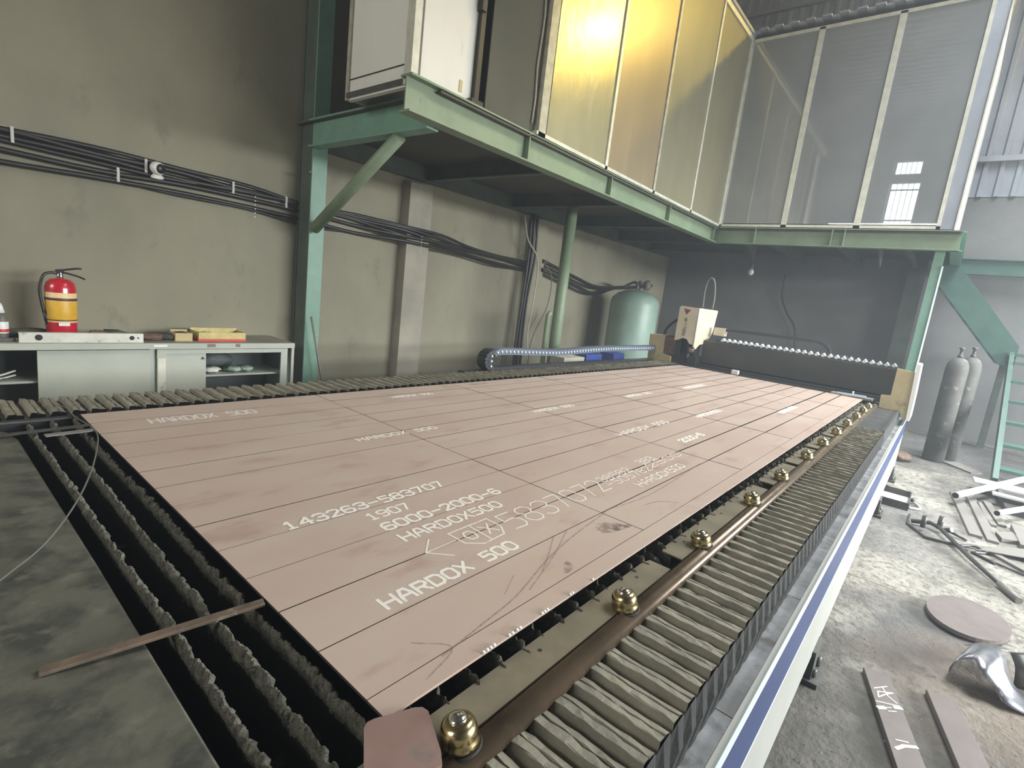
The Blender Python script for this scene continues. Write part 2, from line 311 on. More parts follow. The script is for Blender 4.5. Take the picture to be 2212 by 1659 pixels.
# right wall with a big open gate towards the yard
g = G().box(-8.2, 2.8, -8.2, -8.0, FL, 8.2).box(10.6, 11.0, -8.2, -8.0, FL, 8.2).box(2.8, 10.6, -8.2, -8.0, 2.9, 8.2)
struct('wall_right', g, 'siding')
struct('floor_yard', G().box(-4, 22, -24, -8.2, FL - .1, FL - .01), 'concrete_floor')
# rear wall (behind the camera) with the windows the office glass mirrors
g = G().box(-8.4, -8.2, -8.2, 1.3, FL, 8.2).box(-8.4, -8.2, 2.3, 4.75, FL, 8.2).box(-8.4, -8.2, 1.3, 2.3, FL, 4.3).box(-8.4, -8.2, 1.3, 2.3, 6.27, 6.6).box(-8.4, -8.2, 1.3, 2.3, 7.03, 8.2)
struct('wall_rear', g, 'siding')
def win(n, y0, y1, z0, z1, rows):
    w = struct('window_%d' % n, G().box(-8.36, -8.34, y0, y1, z0, z1), 'daylight_pane')
    for k in range(1, 5): part('window_bar', G().box(-8.33, -8.31, y0 + (y1 - y0) * k / 5 - .01, y0 + (y1 - y0) * k / 5 + .01, z0, z1), 'window_bar', w)
    for z in rows: part('window_rail', G().box(-8.33, -8.29, y0, y1, z - .025, z + .025), 'window_bar', w)
win(1, 1.4, 2.24, 4.3, 6.27, [4.95, 6.05]); win(2, 1.47, 2.22, 6.6, 7.03, [])
g = G()
for i in range(64):                              # corrugated roof, folds along Y
    x = -8.4 + i * 0.3; g.box(x, x + 0.16, -8.2, 4.75, 7.75, 7.80).box(x + 0.16, x + 0.3, -8.2, 4.75, 7.80, 7.85)
struct('ceiling', g, 'roofing')
# concrete pilasters of the left wall
struct('trim_1', G().box(3.41, 3.74, 4.40, 4.56, FL, 1.75), 'wall_pilaster')
struct('trim_2', G().box(5.75, 6.05, 4.40, 4.56, FL, 1.75), 'wall_plaster')
# saw cut in the floor slab
struct('trim_3', G().box(3.405, 3.412, -4.0, 4.5, FL, FL + 0.0012), 'mark_dark')

# ================================================================ MEZZANINE + OFFICE
def ibeam(g, a, b, h, w, tf=0.014, tw=0.012, flangeside=0):
    a = Vector(a); b = Vector(b)                 # a,b at bottom centre line
    g.beam(a + Vector((0, 0, tf / 2)), b + Vector((0, 0, tf / 2)), w, tf)
    g.beam(a + Vector((0, 0, h - tf / 2)), b + Vector((0, 0, h - tf / 2)), w, tf)
    g.beam(a + Vector((0, 0, h / 2)), b + Vector((0, 0, h / 2)), tw, h - 2 * tf); return g
mz = thing('mezzanine_platform', 'pale green steel mezzanine platform of I-beams carrying the office over the machine', 'mezzanine', (5, 3.5, 1.75))
part('front_beam', ibeam(G(), (1.86, 2.56, 1.78), (7.86, 2.56, 1.78), 0.24, 0.12), 'green_steel_pale', mz)
for x in (3.14, 4.56, 6.08, 7.75): part('web_stiffener', G().box(x - .006, x + .006, 2.50, 2.55, 1.794, 2.005), 'green_steel_pale', mz)
part('side_beam', ibeam(G(), (2.17, 2.62, 1.76), (2.17, 4.30, 1.76), 0.24, 0.11), 'green_steel', mz)
part('right_beam', ibeam(G(), (7.94, 2.56, 1.78), (7.94, -0.42, 1.78), 0.24, 0.12), 'green_steel_pale', mz)
for y in (1.95, .95, .80): part('web_stiffener', G().box(7.88, 7.93, y - .006, y + .006, 1.794, 2.005), 'green_steel_pale', mz)
part('end_beam', ibeam(G(), (7.94, -0.40, 1.78), (10.75, -0.40, 1.78), 0.24, 0.12), 'green_steel', mz)
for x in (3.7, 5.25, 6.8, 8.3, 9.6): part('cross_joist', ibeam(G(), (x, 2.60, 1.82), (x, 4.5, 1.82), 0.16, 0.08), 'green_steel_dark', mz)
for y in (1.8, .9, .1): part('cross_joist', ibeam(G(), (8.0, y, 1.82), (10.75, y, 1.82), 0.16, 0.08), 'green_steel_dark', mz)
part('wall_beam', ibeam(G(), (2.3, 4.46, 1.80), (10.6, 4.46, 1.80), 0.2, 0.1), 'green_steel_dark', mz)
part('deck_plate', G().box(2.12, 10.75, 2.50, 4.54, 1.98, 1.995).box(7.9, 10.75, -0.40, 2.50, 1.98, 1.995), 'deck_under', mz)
for x, y in ((8.3, 2.1), (8.3, 0.4)): part('corner_gusset', G().prism([(x - .3, 1.82), (x + .3, 1.82), (x + .3, 1.6)], 'y', y - .006, y + .006), 'green_steel_dark', mz)

c1 = thing('steel_column', 'green steel column rising past the mezzanine beside the grey cabinet', 'column', (2.25, 4.4, FL))
part('flange', G().box(2.165, 2.315, 4.29, 4.305, FL, 7.7), 'green_steel', c1)
part('web', G().box(2.165, 2.18, 4.305, 4.50, FL, 7.7), 'green_steel_dark', c1)  # darker green paints in the shade on this side of the column
part('rear_flange', G().box(2.155, 2.335, 4.50, 4.515, FL, 7.7), 'green_steel_dark', c1)
part('base_plate', G().box(2.06, 2.43, 4.22, 4.54, FL, FL + .02), 'green_steel', c1)
part('bolt_lug', G().box(2.13, 2.16, 4.28, 4.31, 1.53, 1.555), 'green_steel_dark', c1)
solo('diagonal_brace', G().tube([(2.19, 4.24, 1.04), (2.17, 3.0, 1.75)], 0.052, 14), 'green_steel_pale', 'round green tube brace slanting from column up to mezzanine beam', 'brace')
g = G(); g.box(2.13, 2.25, 4.16, 4.29, .93, 1.06)
c2 = thing('round_post', 'round pale green tube post under the mezzanine, left of green tank', 'post', (5.24, 3.44, FL))
part('tube', G().tube([(5.24, 3.44, FL + .02), (5.24, 3.44, 1.80)], 0.075, 20), 'green_steel_pale', c2)
part('thin_conduit', G().tube([(5.10, 3.50, FL + .02), (5.10, 3.50, 0.42), (5.12, 3.48, 0.46)], 0.035, 10), 'green_steel_pale', c2)
part('foot_plate', G().box(5.09, 5.39, 3.29, 3.59, FL, FL + .02), 'green_steel', c2)
c3 = thing('slim_post', 'slim green steel post with painted-in lit right edge at the mezzanine corner', 'post', (8.05, -.27, FL))
part('tube', G().box(8.0, 8.1, -.30, -.20, FL + .015, 1.78), 'green_steel', c3)
part('lit_edge_strip', G().box(7.985, 8.0, -.318, -.300, FL + .3, 1.60), 'pinstripe', c3, 'pale strip painting in the lit edge')  # light on the post's right edge, painted as a pale strip
part('foot_plate', G().box(7.93, 8.17, -.38, -.12, FL, FL + .015), 'green_steel', c3)
c4 = thing('wall_column', 'dark green steel column against the back wall behind the slim post', 'column', (10.7, 0.08, FL))
part('flange', G().box(10.52, 10.535, -.05, .19, FL, 3.1), 'green_steel_dark', c4)
part('web', G().box(10.535, 10.78, .06, .075, FL, 3.1), 'green_steel_dark', c4)
solo('wall_girder', ibeam(G(), (10.6, -.42, 1.78), (10.6, -7.9, 1.78), .24, .12), 'green_stair', 'long green steel beam along the back wall right of the stair', 'beam')

# office: front side (facing the machine) and right side
of = thing('mezzanine_office', 'framed sheet-clad office box standing on the mezzanine', 'office cabin', (5, 3.5, 2.0))
ZT = 4.66
def panel(name, x0, x1, mt, label): part(name, G().box(x0 + .02, x1 - .02, 2.50, 2.53, 2.05, ZT - .03), mt, of, label)
panel('wall_panel', 3.33, 4.38, 'panel_film', 'crinkled clear film over pale panel')
panel('wall_panel', 4.38, 5.51, 'panel_tan', 'tan glossy panel')
panel('wall_panel', 5.51, 6.68, 'panel_olive', 'olive panel')
panel('wall_panel', 6.68, 7.83, 'panel_olive', None)
for x, w, mt in ((3.27, .10, 'alu_frame_worn'), (4.38, .045, 'alu_frame'), (5.51, .05, 'alu_frame_worn'), (6.68, .045, 'alu_frame'), (7.85, .06, 'alu_frame')):
    part('mullion', G().box(x - w / 2, x + w / 2, 2.485, 2.55, 2.02, ZT), mt, of)
part('sill', G().box(3.2, 7.9, 2.485, 2.55, 2.02, 2.05), 'alu_frame', of)
part('head_rail', G().box(1.95, 7.9, 2.48, 2.56, ZT - .03, ZT + .04), 'alu_frame', of)
part('dark_window', G().box(2.60, 3.22, 2.54, 2.55, 2.04, ZT), 'dark_glass', of, 'dark see-through pane')
part('torn_seal', G().tube(cat_path([(3.17 + .012 * math.sin(i * 2.1), 2.53, 2.1 + i * .21) for i in range(12)], 2), .010, 5), 'wall_pilaster', of)
# panels of the right side, glazed
for y0, y1 in ((1.62, 2.47), (.72, 1.56), (-.15, .66)):
    part('glass_pane', G().box(7.90, 7.91, y0, y1, 2.08, ZT - .03), 'office_glass', of)
for y, w in ((1.59, .07), (.69, .075), (-.17, .04)): part('mullion', G().box(7.885, 7.95, y - w / 2, y + w / 2, 2.03, ZT), 'alu_frame', of)
part('mullion', G().box(7.885, 7.94, 2.47, 2.50, 2.03, ZT), 'alu_frame', of)
part('corner_post', G().box(7.9, 8.0, -.33, -.19, 2.03, 4.76), 'siding', of)
part('corner_trim', G().box(7.885, 7.9, -.34, -.325, 2.03, 4.76), 'alu_frame', of)
part('sill', G().box(7.885, 7.95, -.19, 2.5, 2.03, 2.065), 'alu_frame', of)
part('head_rail', G().box(7.885, 7.95, -.19, 2.5, ZT - .03, ZT + .01), 'alu_frame', of)
g = G()
for i in range(15): y = -.3 + i * .2; g.box(7.82, 10.75, y, y + .11, ZT + .10, ZT + .12).box(7.84, 10.75, y + .11, y + .2, ZT + .08, ZT + .10)
part('roof_sheet', g, 'siding', of)
part('roof_sheet', G().box(1.9, 7.9, 2.46, 4.53, ZT + .04, ZT + .08), 'siding', of)
part('inner_wall', G().box(3.3, 10.7, 4.30, 4.34, 2.0, ZT), 'panel_white', of)
part('inner_wall', G().box(10.5, 10.54, -.2, 4.3, 2.0, ZT), 'panel_white', of)
part('inner_wall', G().box(8.0, 10.5, -.33, -.30, 2.0, ZT), 'panel_white', of)
part('inner_wall', G().box(3.16, 3.2, 2.55, 4.3, 2.0, ZT), 'siding', of)
solo('dark_bundle', G().lathe([(.16, 0), (.26, .05), (.28, .12), (.2, .2), (.12, .34), (.03, .40)], (8.35, 2.15, 2.02), 14), 'dark_rag', 'dark heap inside office behind left glass pane', 'bundle')
# white insulated booth at the left end
bo = thing('white_booth', 'white insulated panel booth on the left end of the mezzanine', 'booth', (2.2, 3.0, 2.0))
part('end_panel', G().box(1.95, 1.99, 2.66, 3.41, 1.985, 4.6), 'panel_white', bo)
part('front_panel', G().box(1.986, 2.50, 2.60, 2.64, 2.03, 4.6), 'panel_white', bo)
part('corner_trim', G().box(1.925, 1.985, 2.60, 2.68, 1.99, 4.6), 'alu_frame', bo)
part('edge_trim', G().box(1.935, 1.95, 3.38, 3.42, 1.985, 4.6), 'alu_frame_worn', bo)
part('bottom_seam', G().box(1.945, 1.95, 2.68, 3.38, 2.128, 2.136), 'dark_hole', bo)
part('bottom_shade_strip', G().box(1.93, 1.945, 2.62, 3.40, 2.0, 2.035), 'scrap_dark', bo)  # dark strip paints in the shading along the booth's bottom
part('door_seam', G().box(1.99, 2.0, 2.595, 2.60, 2.05, 4.6), 'mark_dark', bo)
part('door_leaf_edge', G().box(2.50, 2.545, 2.56, 2.64, 2.03, 4.6), 'black_plastic', bo)
part('hinge', G().box(2.485, 2.53, 2.545, 2.60, 2.68, 2.80), 'black_plastic', bo)
part('hinge', G().box(2.44, 2.56, 2.52, 2.60, 2.03, 2.06), 'black_plastic', bo)
part('paper_tag', G().box(2.37, 2.40, 2.595, 2.60, 2.09, 2.17), 'carton_tan', bo)
part('rear_panel', G().box(2.0, 3.1, 3.40, 3.43, 2.0, 4.6), 'wall_pilaster', bo)

# ================================================================ LEFT WALL: cables, camera
def wpath(pts, y=4.52, k=5): return cat_path([(p[0], p[2] if len(p) > 2 else y, p[1]) for p in pts], k)
rows_ = [(1.330, .020), (1.306, .022), (1.284, .021), (1.266, .018), (1.208, .022), (1.140, .021), (1.122, .012)]
names = ['top black cable of the thick bundle along the left wall', 'second black cable of the thick wall bundle', 'third black cable of the thick wall bundle',
         'fourth black cable, lowest of the thick wall bundle', 'single black cable just below the thick wall bundle', 'lowest thick black cable along the left wall', 'thin black cable hugging the lowest wall cable']
for i, (z, r) in enumerate(rows_):
    pts = []
    for k in range(15):
        x = -1.6 + k * .55; sag = .022 * math.sin(x * 2.2 + i) + .012 * math.sin(x * 5 + 2 * i)
        zz = z - max(0, x - 1.6) * (.052 if i < 4 else .03) + sag * (1 if i not in (4, 5) else .5); pts.append((x, zz, 4.515 if x < 3.0 else (4.37 if x < 4.0 else 4.45)))
    solo('wall_cable', G().tube(wpath(pts, k=4), r * .9, 6), 'cable_black', names[i], 'cable')
solo('wall_cable', G().tube(wpath([(-.3, 1.37), (.4, 1.35), (.95, 1.325), (1.5, 1.31), (2.1, 1.29)]), .0045, 5), 'cable_white', 'thin pale cable running on top of the wall bundle to the camera', 'cable')
for k, (x, z) in enumerate(((.14, 1.31), (.72, 1.19), (.90, 1.30), (1.55, 1.28), (2.03, 1.25))):
    solo('cable_clip', G().box(x - .008, x + .008, 4.485, 4.50, z - .05, z + .05).box(x - .008, x + .008, 4.50, 4.55, z + .045, z + .055), 'red_cable_tie',
         ['pale cable clip nearest the left picture edge', 'pale cable clip on the two lower cables', 'pale cable clip left of the dome camera', 'pale cable clip right of the dome camera', 'pale cable clip beside the green column'][k], 'cable clip')
for k, x in enumerate((1.74, 3.58)):
    g = G()
    for i in range(6): g.lathe([(.004, 0), (.007, .003), (.004, .008)], (x, 4.49 if k == 0 else 4.345, 1.24 - .07 * k - i * .035), 6, (0, -1, 0))
    solo('cable_strap', g, 'white_plastic', ['beaded white strap on the cables left of the green column', 'beaded white strap on the cables at the pilaster'][k], 'cable strap')
for k, (x, r) in enumerate(((5.55, .02), (5.62, .024), (5.70, .018))):
    solo('drop_cable', G().tube(cat_path([(x, 4.35, 1.8), (x + .03, 4.34, 1.2), (x - .02 * k, 4.34, .5), (x - .03, 4.34, -.2), (x + .02, 4.34, -.84)]), r, 7), 'cable_black',
         ['left of three black cables dropping behind the round post', 'middle of three black cables dropping behind the round post', 'right of three black cables dropping behind the round post'][k], 'cable')
solo('drop_cable', G().tube(cat_path([(5.31, 4.28, 1.74), (5.45, 4.28, 1.42), (5.74, 4.28, 1.14), (5.74, 4.28, .5), (5.70, 4.28, .1), (5.78, 4.28, -.4), (5.9, 4.28, -.84)]), .011, 6), 'cable_white', 'thin pale yellow cable hanging in a curve behind the round post', 'cable')
solo('drop_cable', G().tube(cat_path([(5.85, 4.26, 1.15), (6.1, 4.26, .95), (6.08, 4.26, .5), (5.80, 4.26, .0), (5.78, 4.26, -.5), (5.8, 4.26, -.84)]), .009, 6), 'cable_grey', 'thin grey cable bowing out right beside the round post', 'cable')
for k, dz in enumerate((0, -.13)):
    solo('sagging_hose', G().tube(cat_path([(6.0, 4.40, 1.18 + dz), (6.9, 4.38, 1.02 + dz), (7.6, 4.38, .92 + dz * .9), (8.3, 4.36, .96), (9.0, 4.36, 1.02), (9.75, 4.36, 1.12)]), .03, 8), 'cable_black',
         ['upper black hose sagging over the green tank', 'lower black hose sagging over the green tank'][k], 'hose')
dc = thing('dome_camera', 'small white security camera with black lens on the left wall', 'security camera', (.96, 4.55, 1.22))
part('mount', G().lathe([(.045, 0), (.045, .012), (.03, .028), (.02, .04)], (.975, 4.49, 1.225), 16, (-.1, -.25, 1)), 'white_plastic', dc)
part('body', G().lathe([(.01, -.052), (.032, -.042), (.047, -.02), (.05, 0), (.047, .02), (.04, .032)], (.962, 4.44, 1.295), 18, (.45, -1, -.1)), 'white_plastic', dc)
part('lens', G().lathe([(.036, .0), (.037, .004), (.034, .010), (.02, .018), (.004, .02)], (.975, 4.412, 1.292), 18, (.45, -1, -.1)), 'black_plastic', dc)
part('wall_bracket', G().box(.95, 1.0, 4.50, 4.55, 1.21, 1.225), 'white_plastic', dc)

# ================================================================ CABINET and what stands on it
cb = thing('steel_cabinet', 'long low grey-green steel cabinet with sliding doors at left wall', 'cabinet', (.3, 4.3, FL))
CT = -.03
part('top', G().box(-1.6, 1.93, 4.03, 4.53, CT - .028, CT), 'cabinet_top', cb, bevel=.004)
part('top_lip', G().box(-1.6, 1.93, 4.022, 4.032, CT - .045, CT - .002), 'cabinet_grey', cb)
part('side_panel', G().box(1.905, 1.93, 4.03, 4.53, FL + .05, CT - .028), 'cabinet_grey', cb)
part('side_panel', G().box(-1.6, -1.575, 4.03, 4.53, FL + .05, CT - .028), 'cabinet_grey', cb)
part('back_panel', G().box(-1.58, 1.91, 4.51, 4.53, FL + .05, CT - .028), 'cabinet_inside', cb)
part('bottom_panel', G().box(-1.58, 1.91, 4.04, 4.51, FL + .05, FL + .08), 'cabinet_grey', cb)
part('divider', G().box(.80, .84, 4.06, 4.51, FL + .08, CT - .03), 'cabinet_grey', cb)
part('sliding_door', G().box(.155, .80, 4.055, 4.07, FL + .09, CT - .055), 'cabinet_grey', cb, bevel=.003)
part('sliding_door', G().box(-1.5, -.75, 4.055, 4.07, FL + .09, CT - .055), 'cabinet_grey', cb, bevel=.003)
fr = part('door_frame', G().box(.84, 1.87, 4.035, 4.05, CT - .085, CT - .05).box(.84, .90, 4.035, 4.05, FL + .09, CT - .085).box(1.81, 1.87, 4.035, 4.05, FL + .09, CT - .085).box(.84, 1.87, 4.035, 4.05, FL + .07, FL + .1), 'cabinet_grey', cb)
part('peeled_sticker', G().box(.843, .896, 4.031, 4.036, -.42, -.15), 'level_alu', cb, 'mottled worn strip')
sd = part('sliding_door', G().box(.90, 1.19, 4.052, 4.062, FL + .09, CT - .085), 'cabinet_grey', cb)
part('lock', G().tube([(1.165, 4.052, -.155), (1.165, 4.045, -.155)], .008, 10).box(1.15, 1.185, 4.047, 4.051, -.167, -.164), 'black_plastic', sd)
part('shelf', G().box(.85, 1.90, 4.10, 4.51, -.325, -.31), 'cabinet_grey', cb)
part('shelf', G().box(-1.57, .79, 4.10, 4.51, -.315, -.30), 'cabinet_grey', cb)
part('label_strip', G().box(.815, .905, 4.019, 4.0225, -.058, -.042), 'white_plastic', cb, 'small white arrow sticker')
part('tape_mark', G().box(1.19, 1.25, 4.019, 4.0225, -.062, -.036), 'mark_dark', cb)
part('tape_mark', G().box(1.41, 1.445, 4.019, 4.0225, -.062, -.036), 'mark_dark', cb)
for x in (-1.55, .0, 1.82): part('foot', G().box(x, x + .06, 4.08, 4.14, FL, FL + .05), 'black_plastic', cb)

ex = thing('fire_extinguisher', 'red fire extinguisher with yellow label on the steel cabinet', 'fire extinguisher', (.315, 4.22, CT + .0))
EX = (.315, 4.22, CT)
part('body', G().lathe([(.07, 0), (.082, .006), (.086, .02), (.086, .36), (.078, .395), (.055, .418), (.022, .428)], EX, 28), 'ext_red', ex)
part('label_sheet', G().lathe([(.0865, .125), (.0872, .126), (.0872, .330), (.0865, .331)], EX, 28), 'ext_cream', ex, 'cream and yellow wrap label')
part('label_field', G().lathe([(.0873, .145), (.0877, .146), (.0877, .272), (.0873, .273)], EX, 28), 'ext_yellow', ex)
part('label_band', G().lathe([(.0875, .276), (.0881, .277), (.0881, .294), (.0875, .295)], EX, 28), 'ext_band', ex)
part('label_band', G().lathe([(.0878, .137), (.0883, .138), (.0883, .144), (.0878, .145)], EX, 28), 'ext_band', ex)
part('paper_tag', G().box(.285, .345, 4.128, 4.132, CT + .105, CT + .128), 'white_plastic', ex)
vn = part('valve', G().lathe([(.018, .425), (.02, .435), (.02, .455), (.013, .462), (.013, .475)], EX, 14), 'chrome', ex)
part('lever', G().tube(cat_path([(.295, 4.22, CT + .478), (.34, 4.21, CT + .487), (.40, 4.20, CT + .502), (.43, 4.20, CT + .503)]), .0065, 7).beam((.29, 4.22, CT + .475), (.335, 4.215, CT + .482), .02, .02), 'black_plastic', vn)
part('carry_handle', G().tube(cat_path([(.325, 4.22, CT + .468), (.36, 4.20, CT + .462), (.41, 4.19, CT + .448), (.445, 4.18, CT + .432)]), .006, 7), 'black_plastic', vn)
ho = part('hose', G().tube(cat_path([(.30, 4.215, CT + .458), (.265, 4.21, CT + .462), (.225, 4.20, CT + .440), (.205, 4.20, CT + .37), (.205, 4.20, CT + .30), (.222, 4.20, CT + .18), (.235, 4.20, CT + .12)]), .0095, 8), 'black_plastic', ex)
part('nozzle', G().lathe([(.010, 0), (.014, .05), (.012, .10)], (.237, 4.20, CT + .10), 10, (-.12, 0, 1)), 'black_plastic', ho)
part('hose_clip', G().box(.222, .25, 4.19, 4.215, CT + .095, CT + .103), 'chrome', ex)

g = G().box(.07, .755, 4.045, 4.055, CT + .001, CT + .068).box(.07, .755, 4.055, 4.085, CT + .060, CT + .068).box(.07, .755, 4.055, 4.085, CT + .001, CT + .008)
lv = thing('straightedge_bar', 'white paint-spattered aluminium bar with round holes at cabinet edge', 'metal bar', (.41, 4.07, CT))
part('channel', g, 'level_alu', lv)
for x, r in ((.167, .020), (.683, .016), (.722, .006)): part('hole', G().tube([(x, 4.0435, CT + .036), (x, 4.0452, CT + .036)], r, 16), 'dark_hole', lv)
bt = thing('spray_bottle', 'clear plastic bottle with white cap and label at the left picture edge', 'bottle', (.0, 4.15, CT))
part('body', G().lathe([(.033, 0), (.036, .01), (.036, .14), (.028, .165), (.013, .18)], (.0, 4.15, CT), 16), 'cable_grey', bt)
part('label', G().lathe([(.0365, .05), (.0372, .051), (.0372, .125), (.0365, .126)], (.0, 4.15, CT), 16), 'white_plastic', bt, 'white and red label')
part('label_stripe', G().lathe([(.0374, .06), (.0378, .061), (.0378, .078), (.0374, .079)], (.0, 4.15, CT), 16), 'red_paint', bt)
part('cap', G().lathe([(.018, .18), (.022, .185), (.012, .23), (.005, .245)], (.0, 4.15, CT), 14), 'white_plastic', bt)

def lump(name, c, s, mt, label, cat, seed, n=9, kind=None, group=None):
    random.seed(seed); g = G(); vs = []; fs = []
    for i in range(n):
        for j in range(2 * n):
            th = math.pi * (i + .5) / n / 1.0; ph = math.pi * j / n; r = 1 + random.uniform(-.2, .2)
            vs.append((c[0] + s[0] * r * math.sin(th) * math.cos(ph), c[1] + s[1] * r * math.sin(th) * math.sin(ph), max(c[2], c[2] + s[2] * (.5 + .5 * r * math.cos(th)))))
    for i in range(n - 1):
        for j in range(2 * n): fs.append((i * 2 * n + j, (i + 1) * 2 * n + j, (i + 1) * 2 * n + (j + 1) % (2 * n), i * 2 * n + (j + 1) % (2 * n)))
    fs.append(tuple(range(2 * n))); fs.append(tuple((n - 1) * 2 * n + j for j in range(2 * n))[::-1])
    g.add(vs, fs, True); return solo(name, g, mt, label, cat, group, kind)
lump('work_rag', (.16, 4.33, CT), (.11, .07, .06), 'dark_rag', 'dark crumpled rag behind left of the extinguisher', 'rag', 1)
lump('work_rag', (.03, 4.30, CT), (.06, .06, .05), 'dark_rag', 'dark rag between the bottle and the extinguisher', 'rag', 2)
solo('dark_bar', G().beam((-.2, 4.10, CT + .012), (.06, 4.12, CT + .012), .03, .02), 'dark_bar', 'dark flat bar lying left of the white aluminium bar', 'metal bar')
lump('work_glove', (.50, 4.16, CT), (.06, .05, .075), 'rust', 'brown clump leaning over the middle of the white bar', 'rag', 3)
solo('grinder_tool', G().tube([(.56, 4.25, CT + .045), (.64, 4.25, CT + .042), (.70, 4.24, CT + .028), (.78, 4.22, CT + .02)], [.028, .03, .022, .015], 12), 'dark_bar', 'dark grey tapered hand tool lying behind the white bar', 'tool')
lump('rusty_clamp', (.84, 4.17, CT), (.085, .05, .06), 'rust', 'rusty brown lump right of the white bar', 'scrap', 4)
lump('rusty_clamp', (.95, 4.20, CT), (.06, .05, .055), 'dark_rag', 'dark lump between the rusty lump and the small carton', 'scrap', 5)
def tray(name, x0, x1, y0, y1, h, wall, base, label, rimmt=None, inner=None):
    t = thing(name, label, 'box', ((x0 + x1) / 2, (y0 + y1) / 2, CT)); w = .004
    part('base', G().box(x0, x1, y0, y1, CT, CT + .02 if base != wall else CT + w), base, t, bevel=.002)
    z = CT + (.02 if base != wall else w)
    part('wall', G().box(x0 + .004, x1 - .004, y0 + .004, y0 + .004 + w, z, h + CT), wall, t); part('wall', G().box(x0 + .004, x1 - .004, y1 - w - .004, y1 - .004, z, h + CT + .015), wall, t)
    part('wall', G().box(x0 + .004, x0 + .004 + w, y0 + .008, y1 - .008, z, h + CT), wall, t); part('wall', G().box(x1 - w - .004, x1 - .004, y0 + .008, y1 - .008, z, h + CT), wall, t)
    return t
tray('small_carton', .99, 1.12, 4.13, 4.26, .065, 'carton_tan', 'carton_tan', 'small open tan carton left of the gold box')
lump('carton_filling', (1.055, 4.195, CT + .006), (.045, .045, .065), 'dark_rag', 'dark stuff filling the small tan carton', 'scrap', 6)
tray('gold_box', 1.155, 1.535, 4.12, 4.32, .075, 'gold_box', 'red_paint', 'shallow gold box with a red base on the cabinet')
lump('box_filling', (1.25, 4.22, CT + .021), (.07, .06, .045), 'carton_tan', 'crumpled yellow paper inside the gold box', 'paper', 8)
for k, (x, z, r) in enumerate(((1.28, -.305, 11), (1.46, -.305, 12), (1.56, -.305, 13))):
    lump('shelf_glove', (x, 4.2, z - .004), (.07, .07, .05), ['white_plastic', 'green_glove', 'green_glove'][k], ['white crumpled wrap on the right shelf of the cabinet', 'left green work glove on the right cabinet shelf', 'right green work glove on the right cabinet shelf'][k], 'glove', r)
lump('dark_hose_coil', (1.38, 4.4, -.308), (.16, .06, .14), 'cabinet_inside', 'dark coil at the back of the right cabinet shelf', 'hose', 14)
for k in range(2): solo('white_strip', G().tube(cat_path([(-.25, 4.16 + .04 * k, -.292), (-.05, 4.15, -.29 + .02 * k), (.06, 4.18, -.27 + .03 * k)]), .007, 6), 'level_alu', ['lower pale strip on the left open shelf of the cabinet', 'upper pale strip on the left open shelf of the cabinet'][k], 'strip')
solo('leaning_rod', G().tube([(2.175, 4.20, .205), (2.36, 4.10, FL + .012)], .011, 8), 'scrap_grey', 'thin grey rod leaning on the foot of the green column', 'rod')

# ================================================================ BACK CORNER
tk = thing('air_tank', 'large pale green upright air tank in the far corner', 'tank', (7.95, 3.75, FL))
part('shell', G().lathe([(.30, .12), (.38, .18), (.42, .28), (.42, 1.55), (.40, 1.64), (.32, 1.72), (.18, 1.78), (.05, 1.80)], (7.95, 3.75, FL), 32), 'tank_green', tk)
for a in (0.4, 2.5, 4.6): part('leg', G().box(7.95 + .33 * math.cos(a) - .03, 7.95 + .33 * math.cos(a) + .03, 3.75 + .33 * math.sin(a) - .03, 3.75 + .33 * math.sin(a) + .03, FL, FL + .2), 'tank_green', tk)
part('valve', G().tube([(8.13, 3.38, .10), (8.15, 3.30, .10), (8.15, 3.30, .16)], .025, 8), 'dark_bar', tk)
part('top_pipe', G().tube(cat_path([(7.95, 3.75, .94), (7.95, 3.75, 1.02), (8.1, 3.9, 1.08), (8.5, 4.3, 1.0)]), .025, 8), 'cable_grey', tk)
lump('pipe_fitting', (9.55, 4.36, 1.0), (.10, .08, .2), 'scrap_grey', 'small grey fitting on the wall right of the tank', 'fitting', 15)
bulb_c = (8.5, 2.0, 1.60)
lb = thing('hanging_bulb', 'small unlit white bulb hanging under the far mezzanine corner', 'light bulb', (9.4, 2.35, 1.45)); part('cord', G().box(9.38, 9.42, 2.33, 2.37, 1.84, 1.98), 'cable_grey', lb)
part('socket', G().lathe([(.03, 0), (.03, .08), (.012, .12), (.012, .30)], (9.4, 2.35, 1.54), 12), 'cable_grey', lb)
part('bulb', G().lathe([(.01, 0), (.04, .02), (.05, .055), (.04, .09), (.028, .11)], (9.4, 2.35, 1.44), 14), 'white_plastic', lb)
cp = thing('air_compressor', 'low compressor unit with blue parts behind the machine, left of tank', 'compressor', (5.4, 2.95, FL))
part('tank', G().tube([(4.62, 2.95, -.45), (6.15, 2.95, -.45)], .17, 18), 'blue_motor', cp)
part('beige_case', G().box(4.65, 5.10, 2.86, 3.06, -.28, -.03), 'wall_pilaster', cp)
part('knob', G().lathe([(.03, 0), (.035, .02), (.02, .035)], (4.9, 2.86, -.12), 12, (0, -1, 0)), 'chrome', cp)
part('blue_case', G().box(5.14, 5.52, 2.86, 3.08, -.28, .0), 'blue_motor', cp)
part('blue_case', G().box(5.84, 6.14, 2.86, 3.08, -.28, .0), 'blue_motor', cp)
part('cross_pipe', G().tube([(5.52, 2.95, -.1), (5.84, 2.95, -.1)], .025, 8), 'chrome', cp)
for x in (4.8, 5.9): part('leg', G().box(x, x + .05, 2.80, 3.10, FL, -.56), 'blue_motor', cp)
